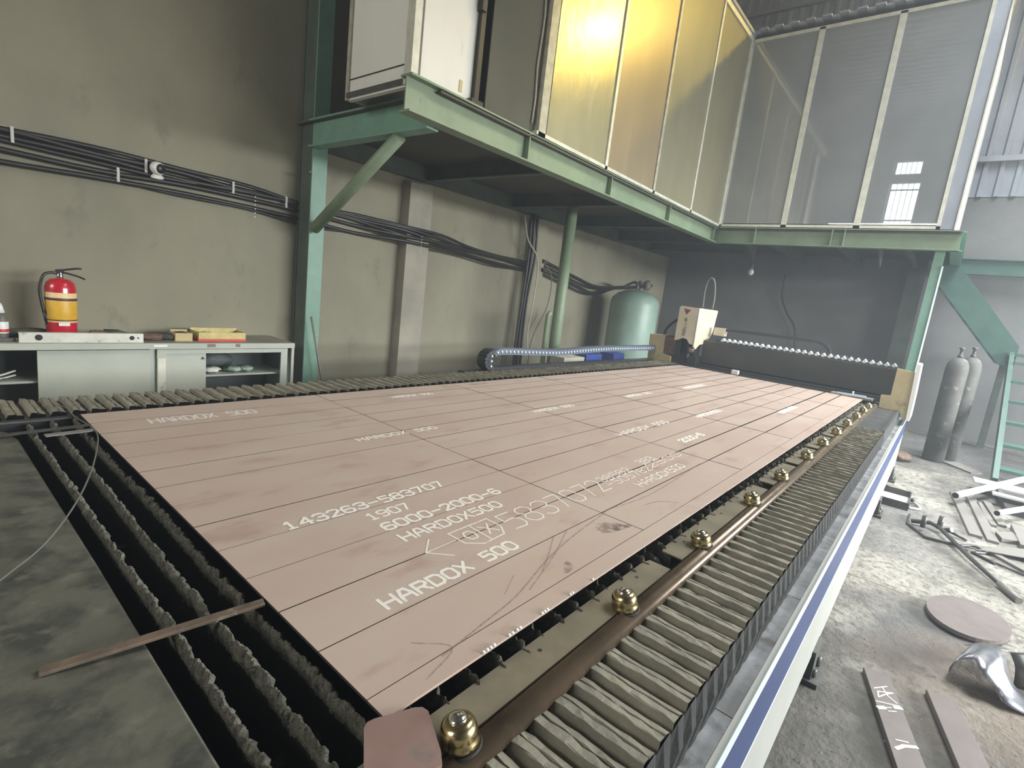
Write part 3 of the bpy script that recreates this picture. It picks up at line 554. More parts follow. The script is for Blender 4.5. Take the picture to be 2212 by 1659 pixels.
solo('dangling_wire', G().tube(cat_path([(10.72, 2.1, 1.6), (10.72, 2.08, 1.2), (10.72, 1.95, .9), (10.72, 1.70, .45), (10.72, 1.65, -.84)]), .014, 6), 'cable_black', 'thin dark wire hanging down the back wall behind the gantry', 'cable')

# stair
st = thing('steel_stair', 'green steel stair turning at a landing down to the right floor', 'stair', (8.6, -1.6, FL))
for y in (-1.25, -2.15):
    part('stringer', G().beam((7.32, y, FL + .06), (9.50, y, .60), .05, .16, (-.6, 0, 1)), 'green_stair', st)
for i in range(6):
    x = 7.50 + i * .335; z = -.66 + i * .235; part('tread', G().box(x - .02, x + .24, -2.12, -1.28, z - .02, z + .015), 'green_steel_dark' if i < 0 else 'green_stair', st)
part('landing', G().box(9.40, 10.3, -2.2, -1.2, .60, .64), 'green_stair', st)
for x, y in ((9.45, -2.15), (10.25, -2.15), (10.25, -1.25)): part('landing_leg', G().box(x - .04, x + .04, y - .04, y + .04, FL, .60), 'green_steel_dark', st)
for x in (9.45, 10.2):
    part('stringer', G().prism([(-.30, 1.98), (-.12, 1.98), (-.16, 1.62), (-1.14, .46), (-1.30, .46), (-1.30, .74)], 'x', x - .015, x + .015), 'green_stair', st)
for i in range(5): y = -1.08 + i * .19; z = .82 + i * .235; part('tread', G().box(9.47, 10.18, y - .13, y + .10, z - .015, z + .015), 'green_steel_dark', st)

for k, (x, y, h) in enumerate(((8.2, -.705, 1.36), (8.55, -.835, 1.38))):
    gc = thing('gas_cylinder', ['nearer grey gas cylinder standing under the stair', 'gas cylinder behind the nearer one, partly hidden under the stair'][k], 'gas cylinder', (x, y, FL))
    part('body', G().lathe([(.10, 0), (.118, .01), (.118, h - .16), (.11, h - .09), (.085, h - .03), (.04, h)], (x, y, FL), 22), 'cylinder_grey', gc)
    part('valve', G().lathe([(.03, h), (.03, h + .03), (.018, h + .04), (.018, h + .10), (.03, h + .11), (.03, h + .13)], (x, y, FL), 10), 'dark_bar', gc)
lump('rubble', (7.7, -.38, FL), (.16, .12, .10), 'rust', 'brown rubble on floor beside the gas cylinders', 'rubble', 21)

# ================================================================ LASER CUTTING MACHINE
mc = thing('laser_cutting_bed', 'long laser cutting machine bed with cream side and blue stripe', 'cutting machine', (3, 1, FL))
XE = 6.75; X0 = -1.4
part('side_panel', G().box(X0, XE, -.375, -.355, -.72, -.195), 'cream_paint', mc)
part('blue_stripe', G().box(X0, XE, -.3762, -.375, -.385, -.203), 'blue_paint', mc, 'blue stripe')
part('pinstripe', G().box(X0, XE, -.3768, -.370, -.203, -.193), 'pinstripe', mc, 'thin light pinstripe')
part('pinstripe', G().box(X0, XE, -.3768, -.375, -.392, -.385), 'pinstripe', mc, 'thin light pinstripe')
for k in range(12):
    x = X0 + k * .70; part('ledge_cover', G().box(x + .0015, min(x + .70, XE) - .0015, -.370, -.290, -.225, -.203), 'ledge_grey', mc)
part('outer_beam', G().box(X0, XE, -.355, -.04, -.64, -.23), 'bed_metal', mc)
part('inner_wall_right', G().box(X0, XE, -.13, -.052, -.2, -.075), 'bed_metal', mc)
part('left_beam', G().box(X0, XE, 2.065, 2.42, -.70, -.10), 'bed_metal', mc)
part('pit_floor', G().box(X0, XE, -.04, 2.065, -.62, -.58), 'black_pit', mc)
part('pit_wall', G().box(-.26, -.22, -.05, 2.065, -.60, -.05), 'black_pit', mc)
part('end_wall', G().box(6.1, 6.16, -.05, 2.07, -.58, -.03), 'bed_metal', mc)
part('end_block', G().box(6.16, XE, -.05, 2.3, -.58, -.04), 'bed_metal', mc)
for x in (-1.0, 2.12, 4.95, 6.4):
    for y in (-.41, 2.3):
        fo = part('levelling_foot', G().box(x - .12, x + .10, y - .01, y + .12, FL, FL + .022).box(x - .10, x + .06, y + .02, y + .06, FL + .022, -.70), 'dark_bar', mc)
        part('foot_bolt', G().tube([(x + .04, y + .02, FL + .022), (x + .04, y + .02, FL + .07)], .016, 8).tube([(x - .06, y + .02, FL + .022), (x - .06, y + .02, FL + .06)], .016, 8), 'scrap_dark', fo)

# slats with slag crust: four mesh variants, shared
def slat_mesh(seed):
    random.seed(seed); g = G(); ys = []; y = -.048
    while y < 2.06: ys.append(y); y += .0042
    h = 0; t = 0; vs = []; left = 0; slope = 0; lean = 0
    for i, y in enumerate(ys):
        if left <= 0: left = random.choice([2, 3, 4, 5, 6, 9]); h = random.uniform(-.007, .0); slope = random.uniform(-.0030, -.0004) * (1 if left < 7 else .3); t = random.uniform(.0030, .0075); lean = random.uniform(-.003, .003)
        left -= 1; h += slope
        hh = max(h, -.019) + random.uniform(-.0022, .0022) + .005 * math.sin(y * 7 + seed); tt = t * random.uniform(.7, 1.3)
        if y < .0: hh -= (abs(y) / .048) ** 2 * .032
        top = min(-.0085, -.010 + hh); o = lean + random.uniform(-.002, .002)
        if y < -.001: tt *= .5
        vs += [(-.002, y, -.13), (-.0022, y, top - .042), (-tt * .55 + o * .5, y, top - .026), (-tt + o, y, top - .012), (-tt * .3 + o, y, top), (tt * .3 + o, y, top - .002), (tt + o, y, top - .011), (tt * .55 + o * .5, y, top - .028), (.0022, y, top - .042), (.002, y, -.13)]
    n = len(ys); m_ = 10
    fs = [(i * m_ + k, (i + 1) * m_ + k, (i + 1) * m_ + (k + 1) % m_, i * m_ + (k + 1) % m_) for i in range(n - 1) for k in range(m_)]
    fs += [tuple(range(m_)), tuple((n - 1) * m_ + k for k in range(m_))[::-1]]
    g.add(vs, fs, False); me = g.mesh('slat', 'slag'); me.materials.append(MT['bed_metal'])
    me.polygons.foreach_set('material_index', [(1 if (i < (n - 1) * m_ and i % m_ in (0, 8, 9)) else 0) for i in range(len(fs))]); return me
SM = [slat_mesh(s) for s in (11, 12, 13, 14)]
for k in range(89):
    o = bpy.data.objects.new('slat', SM[k % 4]); COL.objects.link(o); o.parent = mc
    o.location = Vector((-.150 + .068 * k, 0, -.006 if k < 3 else -.0005)) - org_of(mc)
g = G()
for y in (.15, 1.05, 1.9): part('slat_bearer', G().box(-.22, 6.1, y - .01, y + .01, -.19, -.13), 'bed_metal', mc)

# bellows covers along both rails
def bellows(x0, x1, pitch, y0, y1, zt, amp, seed):
    random.seed(seed); g = G(); x = x0; prof = []
    while x < x1: prof += [(x, zt - amp), (x + pitch * .06, zt - amp * .9), (x + pitch * .16, zt - amp * .02), (x + pitch * .20, zt), (x + pitch * .47, zt - amp * .10), (x + pitch * .53, zt - amp * .30), (x + pitch * .58, zt - amp * .16), (x + pitch * .82, zt - amp * .34), (x + pitch * .90, zt - amp)]; x += pitch
    prof.append((x, zt - amp)); ny = 9; n = len(prof); vs = []
    for j in range(ny):
        y = y0 + (y1 - y0) * j / (ny - 1)
        for i, (a, b) in enumerate(prof): vs.append((a + (random.uniform(-.0022, .0022)), y, b + random.uniform(-.0018, .0018)))
    fs = [(j * n + i, j * n + i + 1, (j + 1) * n + i + 1, (j + 1) * n + i) for j in range(ny - 1) for i in range(n - 1)]
    if y1 < y0: fs = [f[::-1] for f in fs]
    return g.add(vs, fs, False)
part('bellows_cover', bellows(X0 + .3, 4.45, .0625, -.312, -.128, -.052, .027, 5), 'bellows_fabric', mc, 'pleated dusty bellows, near side')
g = G(); random.seed(9); x = X0 + .3; vs = []; n = 0
while x < 4.45:                                   # pleated skirt
    for f, d, zt in ((0, .0, -.072), (.25, .010, -.055), (.6, .010, -.053), (.85, .0, -.062)):
        xx = x + f * .0625; vs += [(xx, -.312 - d * .4, zt), (xx + .006, -.316 - d, -.115 + random.uniform(-.004, .004)), (xx + .014, -.312 - d * .2, -.204)]; n += 1
    x += .0625
g.add(vs, [(i * 3 + k, (i + 1) * 3 + k, (i + 1) * 3 + k + 1, i * 3 + k + 1)[::-1] for i in range(n - 1) for k in range(2)], False)
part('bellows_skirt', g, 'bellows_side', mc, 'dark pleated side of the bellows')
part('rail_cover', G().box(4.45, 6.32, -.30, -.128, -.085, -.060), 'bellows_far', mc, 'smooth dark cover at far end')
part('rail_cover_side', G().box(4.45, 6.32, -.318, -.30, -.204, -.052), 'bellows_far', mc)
part('cover_joint', G().box(5.30, 5.31, -.30, -.13, -.060, -.057), 'scrap_grey', mc)
part('bellows_cover', bellows(X0, 6.1, .0625, 2.035, 2.29, .010, .022, 6), 'bellows_fabric', mc, 'pleated dusty bellows, wall side')
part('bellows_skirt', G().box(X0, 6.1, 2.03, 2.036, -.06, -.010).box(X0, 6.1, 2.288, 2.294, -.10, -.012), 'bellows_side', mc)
dk = thing('deck_plate', 'dark grimy steel sheet covering the near end of the machine', 'steel sheet', (-.75, 1, -.035))
pts = [(-1.38, -.03), (-.20, -.03), (-.196, .8), (-.20, 1.86), (-.215, 1.96), (-.26, 2.02), (-1.38, 2.02)]
part('sheet', G().prism(pts, 'z', -.045, -.034), 'deck_sheet', dk, bevel=.003)
part('rolled_edge', G().tube([(-.203, -.02, -.042), (-.200, .8, -.042), (-.203, 1.86, -.042)], .0075, 8), 'deck_sheet', dk)

# the pale straws on the sheet
for k, (x, y, a, L_) in enumerate(((-.42, .125, .5, .022), (-.405, .26, 1.0, .012), (-.40, .10, 1.9, .006))):
    solo('straw_bit', G().beam((x, y, -.0325), (x + L_ * math.cos(a), y + L_ * math.sin(a), -.0325), .0018, .0012), 'straw', ['largest yellow sliver lying on the dark sheet', 'thin pale sliver on the dark sheet, above the largest', 'tiny pale sliver beside the largest yellow one'][k], 'sliver')

# bars lying over the slat gap
solo('flat_bar', G().beam((-.338, .478, -.0285), (-.004, .405, -.0045), .020, .007), 'bare_bar', 'brown flat bar laid across the slat gap in the foreground', 'metal bar', bevel=.001)
solo('dark_strip', G().beam((-.25, 1.895, -.026), (-.004, 1.845, -.004), .020, .006), 'dark_bar', 'dark strip bridging the slat gap at the far left', 'metal bar')
solo('dark_strip', G().beam((-.14, 1.765, -.004), (-.004, 1.775, -.004), .028, .004), 'scrap_grey', 'short bent grey strip below the dark bridging strip', 'metal bar')
solo('dark_strip', G().beam((-.30, 2.03, -.018), (.0, 2.03, -.018), .016, .006), 'dark_bar', 'farthest dark strip, under the left bellows edge', 'metal bar')
solo('thin_wire', G().tube(cat_path([(-.52, .58, -.028), (-.35, .828, -.028), (-.27, .93, -.022), (-.20, 1.037, .004), (-.13, 1.22, .01), (-.06, 1.46, .012), (-.012, 1.70, .012), (-.03, 1.93, .012), (-.035, 2.04, .02), (-.06, 2.10, .02)]), .0022, 6), 'cable_grey', 'thin grey wire curving over the slats onto the dark sheet', 'wire')

# ================================================================ STEEL PLATE, cut in strips
pl = thing('steel_plate', 'large reddish primer-coated steel plate laser-cut into strips on the bed', 'steel plate', (3, 1, -.006))
ysr = [0.0, .05] + [.05 + .15 * k for k in range(1, 14)]; ysr[-1] = 2.0
random.seed(3)
gaps = {.2: .0022, .35: .0032, .5: .0014, .65: .0022, .8: .0026, .95: .0012}
for j in range(len(ysr) - 1):
    y0, y1 = ysr[j], ysr[j + 1]
    xs = [0, 6.0] if j == 0 else [0, 1, 2, 3, 4, 5, 6]
    for i in range(len(xs) - 1):
        ga = gaps.get(round(y0, 2), .0024) * (1.1 + .75 * i) / 2; gb = gaps.get(round(y1, 2), .0024) * (1.1 + .75 * i) / 2; gx = .0012 * (1 + 1.2 * i)
        if j == 0: ga = 0; gb = .0008
        if j == 1: ga = .0008
        dz = random.uniform(0, .0006)
        g = G().box(xs[i] + (gx if i else 0), xs[i + 1] - (gx if i < len(xs) - 2 else 0), y0 + ga, y1 - gb, -.006, -.0006 + dz)
        o = part('cut_strip', g, 'primer_plate', pl); o.data.materials.append(MT['kerf'])
        o.data.polygons.foreach_set('material_index', [0, 0] + [(0 if (j == 0 and f == 0) else 1) for f in range(4)])
# stencilled writing: strokes on a 4 x 6 grid
F_ = {'0': [[(0, 1), (1, 0), (3, 0), (4, 1), (4, 5), (3, 6), (1, 6), (0, 5), (0, 1)]], '1': [[(.8, 4.8), (2, 6), (2, 0)], [(.8, 0), (3.2, 0)]], '2': [[(0, 5), (1, 6), (3, 6), (4, 5), (4, 4), (0, 0), (4, 0)]],
      '3': [[(0, 5.2), (1, 6), (3, 6), (4, 5), (4, 4), (3, 3.2), (1.5, 3.2)], [(3, 3.2), (4, 2.2), (4, 1), (3, 0), (1, 0), (0, .8)]], '4': [[(3, 0), (3, 6), (0, 2), (4, 2)]], '5': [[(4, 6), (.3, 6), (.2, 3.4), (3, 3.6), (4, 2.6), (4, 1), (3, 0), (0, .2)]],
      '6': [[(3.8, 5.6), (2.6, 6), (1, 6), (0, 4.5), (0, 1), (1, 0), (3, 0), (4, 1), (4, 2.4), (3, 3.3), (0, 3)]], '7': [[(0, 6), (4, 6), (1.5, 0)]], '8': [[(1, 3.2), (0, 4.2), (0, 5), (1, 6), (3, 6), (4, 5), (4, 4.2), (3, 3.2), (1, 3.2), (0, 2.2), (0, 1), (1, 0), (3, 0), (4, 1), (4, 2.2), (3, 3.2)]],
      '9': [[(4, 3), (1, 2.7), (0, 3.6), (0, 5), (1, 6), (3, 6), (4, 5), (4, 1.5), (3, 0), (.5, .2)]], 'H': [[(0, 0), (0, 6)], [(4, 0), (4, 6)], [(0, 3), (4, 3)]], 'A': [[(0, 0), (.3, 3), (1.2, 6), (2.8, 6), (3.7, 3), (4, 0)], [(.3, 2.5), (3.7, 2.5)]],
      'R': [[(0, 0), (0, 6), (3, 6), (4, 5), (4, 4), (3, 3), (0, 3)], [(2, 3), (4, 0)]], 'D': [[(0, 0), (0, 6), (2.8, 6), (4, 4.8), (4, 1.2), (2.8, 0), (0, 0)]], 'O': [[(0, 1), (1, 0), (3, 0), (4, 1), (4, 5), (3, 6), (1, 6), (0, 5), (0, 1)]], 'X': [[(0, 0), (4, 6)], [(0, 6), (4, 0)]],
      '-': [[(.2, 3), (3.8, 3)]], '|': [[(2, 0), (2, 6)]], 'V': [[(0, 6), (2, 0), (4, 6)]], 'N': [[(0, 0), (0, 6), (4, 0), (4, 6)]], 'J': [[(4, 6), (4, 1), (3, 0), (1, 0), (0, 1.2)]], 'L': [[(0, 6), (0, 0), (4, 0)]], 'S': [[(4, 5.2), (3, 6), (1, 6), (0, 5), (0, 4), (4, 2.2), (4, 1), (3, 0), (1, 0), (0, .8)]], 'E': [[(4, 6), (0, 6), (0, 0), (4, 0)], [(0, 3), (3, 3)]],
      'M': [[(0, 0), (0, 6), (2, 3), (4, 6), (4, 0)]], '1s': [[(2, 0), (2, 6)]]}
def strokes(g, polys, f, w):                      # f maps (a,b) to a 3-D point; flat ribbons, w in map units
    for p in polys:
        for (a, b) in zip(p[:-1], p[1:]):
            d = Vector((b[0] - a[0], b[1] - a[1])); L_ = d.length
            if L_ < 1e-6: continue
            d /= L_; n_ = Vector((-d.y, d.x)) * w / 2; e = d * w * .35
            q = [(a[0] - e.x + n_.x, a[1] - e.y + n_.y), (a[0] - e.x - n_.x, a[1] - e.y - n_.y), (b[0] + e.x - n_.x, b[1] + e.y - n_.y), (b[0] + e.x + n_.x, b[1] + e.y + n_.y)]
            g.k = getattr(g, 'k', 0) + 1; g.add([Vector(f(*c)) + Vector((0, 0, 4e-6 * (g.k % 9))) for c in q], [(0, 1, 2, 3)])
def write(g, txt, x0, x1, y0, y1, w, z=.0003, gap=1.35, skip=()):
    n = len(txt); cw = (x1 - x0) / (n + (n - 1) * (gap - 1) if n > 1 else 1); h = y1 - y0
    for i, ch in enumerate(txt):
        if ch == ' ' or i in skip: continue
        cx = x0 + i * cw * gap
        pol = [[(cx + a / 4 * cw, y0 + b / 6 * h) for a, b in p] for p in F_[ch]]
        strokes(g, pol, lambda a, b: (a, b, z), w)
    return g
def mark(txt, x0, x1, y0, y1, w, mt='stencil', label=None, **k):
    part('stencil_marking', write(G(), txt, x0, x1, y0, y1, w, **k), mt, pl, label)
mark('HARDOX 500', .17, .60, .222, .262, .0088, label='large white stencilled lettering')
mark('143263-583707', .172, .725, .656, .698, .0090)
mark('1907', .376, .520, .580, .619, .0075)
mark('6000-2000-6', .376, .845, .504, .545, .0088)
mark('HARDOX500', .379, .768, .428, .468, .0080)
mark('5837072', .679, 1.235, .294, .388, .0058, mt='stencil_faint')
mark('38582', 1.262, 1.50, .345, .385, .0050, mt='stencil_faint'); mark('-505782', 1.25, 1.60, .300, .340, .0050, mt='stencil_faint')
mark('383', 1.62, 1.76, .36, .40, .005, mt='stencil_faint'); mark('2500', 1.62, 1.95, .312, .352, .005, mt='stencil_faint')
mark('HARDOX500', 1.36, 1.79, .230, .268, .0070, mt='stencil_faint')
mark('HARDOX 500', .18, .588, 1.768, 1.832, .0085, mt='stencil_faint')
mark('HARDOX 500', .750, 1.175, 1.201, 1.238, .0080)
mark('HARDOX 500', 1.36, 1.66, 1.785, 1.82, .010, mt='stencil'); mark('HARDOX 500', 1.93, 2.34, 1.190, 1.228, .010)
mark('HARDOX 500', 3.06, 3.47, 1.18, 1.22, .012); mark('HARDOX 500', 1.98, 2.58, .652, .692, .010, mt='stencil_faint')
mark('HARDOX500', 2.95, 3.4, .60, .64, .012); mark('HARDOX500', 3.9, 4.4, .30, .34, .014); mark('HARDOX500', 4.1, 4.6, 1.15, 1.19, .014); mark('2000-6', 2.2, 2.5, .40, .44, .012)
g = G(); oct_ = [(.494, .392), (.496, .325), (.537, .293), (.625, .298), (.652, .335), (.652, .395), (.494, .392)]
strokes(g, [oct_, [(.572, .300), (.576, .390)]], lambda a, b: (a, b, .0003), .0055); part('stencil_marking', g, 'stencil_faint', pl, 'octagonal check stamp outline'); g = G()
strokes(g, [[(.527, .330), (.520, .352), (.530, .370), (.550, .370), (.558, .350), (.550, .328), (.527, .330)], [(.592, .322), (.628, .372)], [(.590, .372), (.630, .322)]], lambda a, b: (a, b, .0003), .0060); part('stencil_marking', g, 'stencil_faint', pl, 'letters inside the octagonal stamp'); g = G()
strokes(g, [[(.431, .400), (.380, .350), (.428, .297)], [(.384, .350), (.486, .352)]], lambda a, b: (a, b, .0003), .0045)
part('stencil_marking', g, 'stencil_faint', pl, 'arrow mark')
def scratch(pts, w, mt='smudge'):
    p = [(v.x, v.y) for v in cat_path([(a, b, 0) for a, b in pts], 5)]
    part('scuff_mark', (lambda g_: (strokes(g_, [p], lambda a, b: (a, b, .00018), w), g_)[1])(G()), mt, pl)
scratch([(.16, .045), (.28, .060), (.42, .080), (.60, .130), (.78, .165), (1.02, .195)], .004)
scratch([(.46, .075), (.60, .120), (.68, .150), (.80, .20)], .003); scratch([(.55, .105), (.64, .15), (.73, .20)], .003)
scratch([(.10, .02), (.19, .05), (.14, .11)], .003); scratch([(.40, .10), (.48, .14)], .002)
random.seed(31)
def stain(cx, cy, rx, ry, rot, mt='smudge_soft'):
    n = 30; pts = []
    for k in range(n):
        a = 2 * math.pi * k / n; r = 1 + .12 * math.sin(3 * a + cx * 9) + random.uniform(-.08, .08); u, v = rx * r * math.cos(a), ry * r * math.sin(a)
        pts.append((cx + u * math.cos(rot) - v * math.sin(rot), cy + u * math.sin(rot) + v * math.cos(rot), .00016))
    part('stain', G().add(pts, [tuple(range(n))]), mt, pl)
stain(.93, .125, .060, .030, -.3); stain(.96, .105, .040, .016, -.3); stain(.62, .075, .03, .012, .5); stain(2.2, 1.93, .10, .02, 0)
scratch([(1.05, .20), (1.25, .175), (1.5, .18), (1.9, .205)], .004); scratch([(1.2, .14), (1.28, .12), (1.33, .07)], .004)
# melted slag beads along the right edge
random.seed(4)
for k, x in enumerate((.30, .31, .325, .335, .41, .42, .43, .52, .53, .62, .225, .235, .245, .255)):
    part('slag_bead', G().lathe([(.001, -.001), (.0035, .001), (.0035, .004), (.001, .006)], (x, .0005, -.001), 6), 'edge_white', pl)
oc = [(-.055, -.074), (-.028, -.012), (-.020, .000), (-.008, .004), (.040, -.008), (.056, -.012), (.062, -.022), (.064, -.070), (.050, -.120), (.035, -.140), (-.03, -.130), (-.055, -.10)]
solo('steel_offcut', G().prism([(-.082, -.062), (-.040, .000), (-.030, .006), (-.018, .004), (.040, -.020), (.050, -.028), (.052, -.040), (.018, -.108), (.005, -.125), (-.012, -.122), (-.078, -.085), (-.085, -.074)], 'z', .003, .009), 'primer_offcut', 'small reddish steel offcut with rounded corners at the near plate corner', 'steel offcut')

# ================================================================ LOADING RAIL with ball transfers
rl = thing('loading_rail', 'brown steel pipe rail with ball casters along the near plate edge', 'rail', (3, -.1, -.09))
part('pipe', G().tube([(-.9, -.108, -.052), (5.95, -.108, -.052)], .0245, 24), 'brown_pipe', rl)
part('end_cap', G().tube([(5.95, -.108, -.052), (5.99, -.108, -.052)], .028, 18), 'bracket_steel', rl)
for x in (.0, 1.0, 2.0, 3.0, 4.0, 5.0): part('bracket_arm', G().box(x + .3, x + .34, -.13, -.06, -.10, -.045), 'bed_metal', rl)
segs = [(-.2, .90), (.985, 1.93), (2.03, 2.47), (2.53, 3.0), (3.06, 3.52), (3.58, 4.05), (4.12, 4.60), (4.66, 5.15), (5.2, 5.8)]
balls = [.075, .62, 1.12, 1.67, 2.14, 2.71, 3.19, 3.7, 4.2, 4.72, 5.2, 5.6]
for a, b in segs:
    pts = [(a, -.088), (a, -.026), (a + .03, -.018), (b - .03, -.018), (b, -.026), (b, -.088)]
    bp = part('bracket_plate', G().prism(pts, 'z', -.036, -.032), 'bracket_steel', rl)
    for x in (a + .12, b - .12, (a + b) / 2): part('screw_hole', G().tube([(x, -.045, -.0322), (x, -.045, -.0312)], .0045, 10), 'dark_hole', bp)
for x in balls:
    bc = part('ball_caster', G().lathe([(.031, -.030), (.0315, -.016), (.0295, -.012), (.0300, -.009), (.0300, .001), (.0285, .007), (.0250, .0125), (.0205, .0158), (.0165, .0165)], (x, -.088, -.004), 28, (-.10, .22, 1)), 'brass', rl, 'brass ball caster')
    part('ball', G().lathe([(.0160, .0155), (.0150, .0185), (.012, .0218), (.007, .0238), (.001, .0246)], (x, -.088, -.004), 22, (-.10, .22, 1)), 'chrome', bc, 'steel ball')
    part('retaining_ring', G().lathe([(.033, -.031), (.035, -.028), (.033, -.025)], (x, -.088, -.004), 24, (-.10, .22, 1)), 'dark_hole', bc)

# ================================================================ GANTRY
ga = thing('gantry', 'dark gantry bridge across the far end of the machine with cream end covers', 'gantry', (6.4, 1, -.15))
part('bridge_cover', G().box(6.32, 6.62, -.20, 1.86, .045, .345), 'gantry_dark', ga, bevel=.008)
part('bridge_rail', G().box(6.20, 6.62, -.14, 2.3, -.02, .035), 'gantry_rail', ga)
part('lower_rail', G().box(6.10, 6.20, -.10, 2.2, -.028, .005), 'gantry_rail', ga)
g = G()
for k in range(72): y = -.08 + k * .026; g.box(6.085, 6.10, y, y + .012, -.015, .0)
part('gear_rack', g, 'scrap_dark', ga)
part('left_block', G().box(6.15, 6.4, 1.86, 2.18, -.02, .12), 'gantry_rail', ga)
part('rail_lamp', G().box(6.08, 6.14, 1.30, 1.375, .0, .05), 'edge_white', ga, 'small white block')
g = G(); vs = []; n = 0; y = -.20; p = .0665
while y < 1.70: vs += [(y, .352), (y + p / 2, .392)]; y += p
vs.append((y, .352)); N_ = len(vs)
g.add([(6.34, a, b) for a, b in vs] + [(6.60, a, b) for a, b in vs], [(i, i + 1, N_ + i + 1, N_ + i)[::-1] for i in range(N_ - 1)])
g.add([(6.34, a, b) for a, b in vs] + [(6.34, a, .34) for a, b in vs], [(i, i + 1, N_ + i + 1, N_ + i) for i in range(N_ - 1)])
part('top_bellows', g, 'chain_black', ga, 'zigzag folding cover')
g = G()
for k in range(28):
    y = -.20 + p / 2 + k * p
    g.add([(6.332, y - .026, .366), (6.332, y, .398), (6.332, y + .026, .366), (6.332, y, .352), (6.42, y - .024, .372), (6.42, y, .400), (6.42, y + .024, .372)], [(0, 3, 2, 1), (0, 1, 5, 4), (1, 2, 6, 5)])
part('lit_bellows_tips', g, 'bellows_tip', ga, 'tips of folding cover, painted pale as if lit', 'stuff')  # pale colour stands in for light on the tops of the folds
ec = part('end_cover', G().prism([(-.215, .365), (-.362, .350), (-.375, .06), (-.385, -.13), (-.352, -.135), (-.335, -.08), (-.14, -.055), (-.135, .07), (-.215, .085)], 'x', 6.06, 6.10), 'gantry_cream', ga, 'cream painted end cover')
part('cover_edge', G().prism([(-.362, .435), (-.395, .430), (-.408, .10), (-.412, -.14), (-.385, -.14), (-.375, .06)], 'x', 6.05, 6.62), 'edge_white', ec, 'white outer edge')
part('end_cover', G().prism([(2.52, .33), (2.30, .34), (2.30, .10), (2.18, .085), (2.18, -.035), (2.50, -.06)], 'x', 6.12, 6.40), 'gantry_cream', ga, 'cream end cover at the wall side')
part('motor_block', G().box(6.14, 6.40, 2.14, 2.30, .10, .33), 'rust', ga)
part('slider_plate', G().box(5.98, 6.14, -.08, .30, -.005, .015), 'scrap_grey', ga)
part('clamp_tool', G().beam((6.0, .24, .02), (5.98, -.02, .03), .03, .02).tube([(6.0, .10, .03), (6.0, .10, .065)], .009, 8), 'chain_stud', ga, 'pale blue-grey clamp')
hd = part('cutting_head', G().prism([(2.13, .30), (2.13, .72), (2.11, .745), (1.90, .735), (1.875, .71), (1.875, .30), (1.86, .30), (1.885, .275), (1.93, .285), (1.97, .335), (2.03, .345), (2.08, .315)], 'x', 6.02, 6.06), 'head_cream', ga, 'cream head cover with lettering')
part('cover_side', G().prism([(6.02, .255), (6.02, .735), (6.66, .735), (6.60, .45), (6.45, .30), (6.20, .28), (6.08, .22)], 'y', 1.862, 1.882), 'head_cream', hd)
part('cover_edge', G().tube([(6.025, 1.872, .255), (6.025, 1.872, .735)], .010, 8), 'edge_white', hd)
part('cover_top', G().box(6.03, 6.64, 1.875, 2.12, .725, .738), 'head_cream', hd)
part('cover_side_left', G().box(6.04, 6.5, 2.11, 2.13, .34, .735), 'head_cream', hd)
ng = part('nozzle_assembly', G().tube([(6.15, 1.98, .55), (6.15, 1.98, .18)], .05, 14).tube([(6.15, 1.98, .18), (6.15, 1.98, .03)], [.035, .008], 12).box(6.18, 6.34, 1.90, 2.1, .08, .5).box(6.1, 6.25, 2.06, 2.14, .10, .32), 'gantry_rail', ga)
part('capacitor_ring', G().lathe([(.02, 0), (.045, .01), (.045, .06), (.03, .08)], (6.12, 1.93, .17), 14), 'bare_bar', ng)
# lettering on the head: reads downwards
g = G()
def vert(txt, ytop, z0, z1, w, cw):
    n = len(txt); st_ = (z0 - z1) / n
    for i, ch in enumerate(txt):
        if ch == ' ': continue
        zc = z0 - i * st_
        strokes(g, [[(zc - a / 4 * st_ * .72, ytop - (1 - b / 6) * cw) for a, b in p] for p in F_[ch]], lambda a, b: (6.0185, b, a), w)
vert('VN-J LASER', 2.040, .60, .37, .0055, .034)
part('lettering', g, 'text_dark', hd, 'dark vertical lettering')
part('logo_triangle', G().add([(6.018, 2.07, .715), (6.018, 1.975, .705), (6.018, 2.03, .64)], [(0, 1, 2)]), 'logo_red', hd, 'small dark red triangle logo')
part('logo_triangle', G().add([(6.0175, 2.045, .69), (6.0175, 2.0, .685), (6.0175, 2.028, .65)], [(0, 1, 2)]), 'text_dark', hd)
part('head_hose', G().tube(cat_path([(6.3, 1.945, .74), (6.3, 1.955, .95), (6.3, 1.94, 1.08), (6.3, 1.90, 1.13), (6.3, 1.85, 1.08), (6.3, 1.82, .90), (6.3, 1.82, .74)]), .013, 8), 'cable_grey', ga)
part('rear_conduit', G().tube(cat_path([(6.4, 2.15, .62), (6.4, 2.3, .55), (6.4, 2.42, .42), (6.4, 2.44, .33)]), .018, 8), 'cable_black', ga)
# gantry cable chain
pth = cat_path([(6.5, 1.80, .50), (6.5, 1.4, .508), (6.5, 1.0, .512), (6.5, .66, .512), (6.5, .54, .49), (6.5, .48, .44), (6.5, .465, .39)], 6)
g = G()
for a, b in zip(pth[:-1], pth[1:]): g.beam(a, a + (b - a) * 1.0, .06, .034, (1, 0, 0) if False else (0, 0, 1) if abs((b - a).normalized().z) < .8 else (0, 1, 0))
cc = part('cable_chain', g, 'chain_black', ga, 'black cable chain above the bridge')
part('chain_bracket', G().box(6.45, 6.55, 1.66, 1.80, .42, .52), 'head_cream', ga)

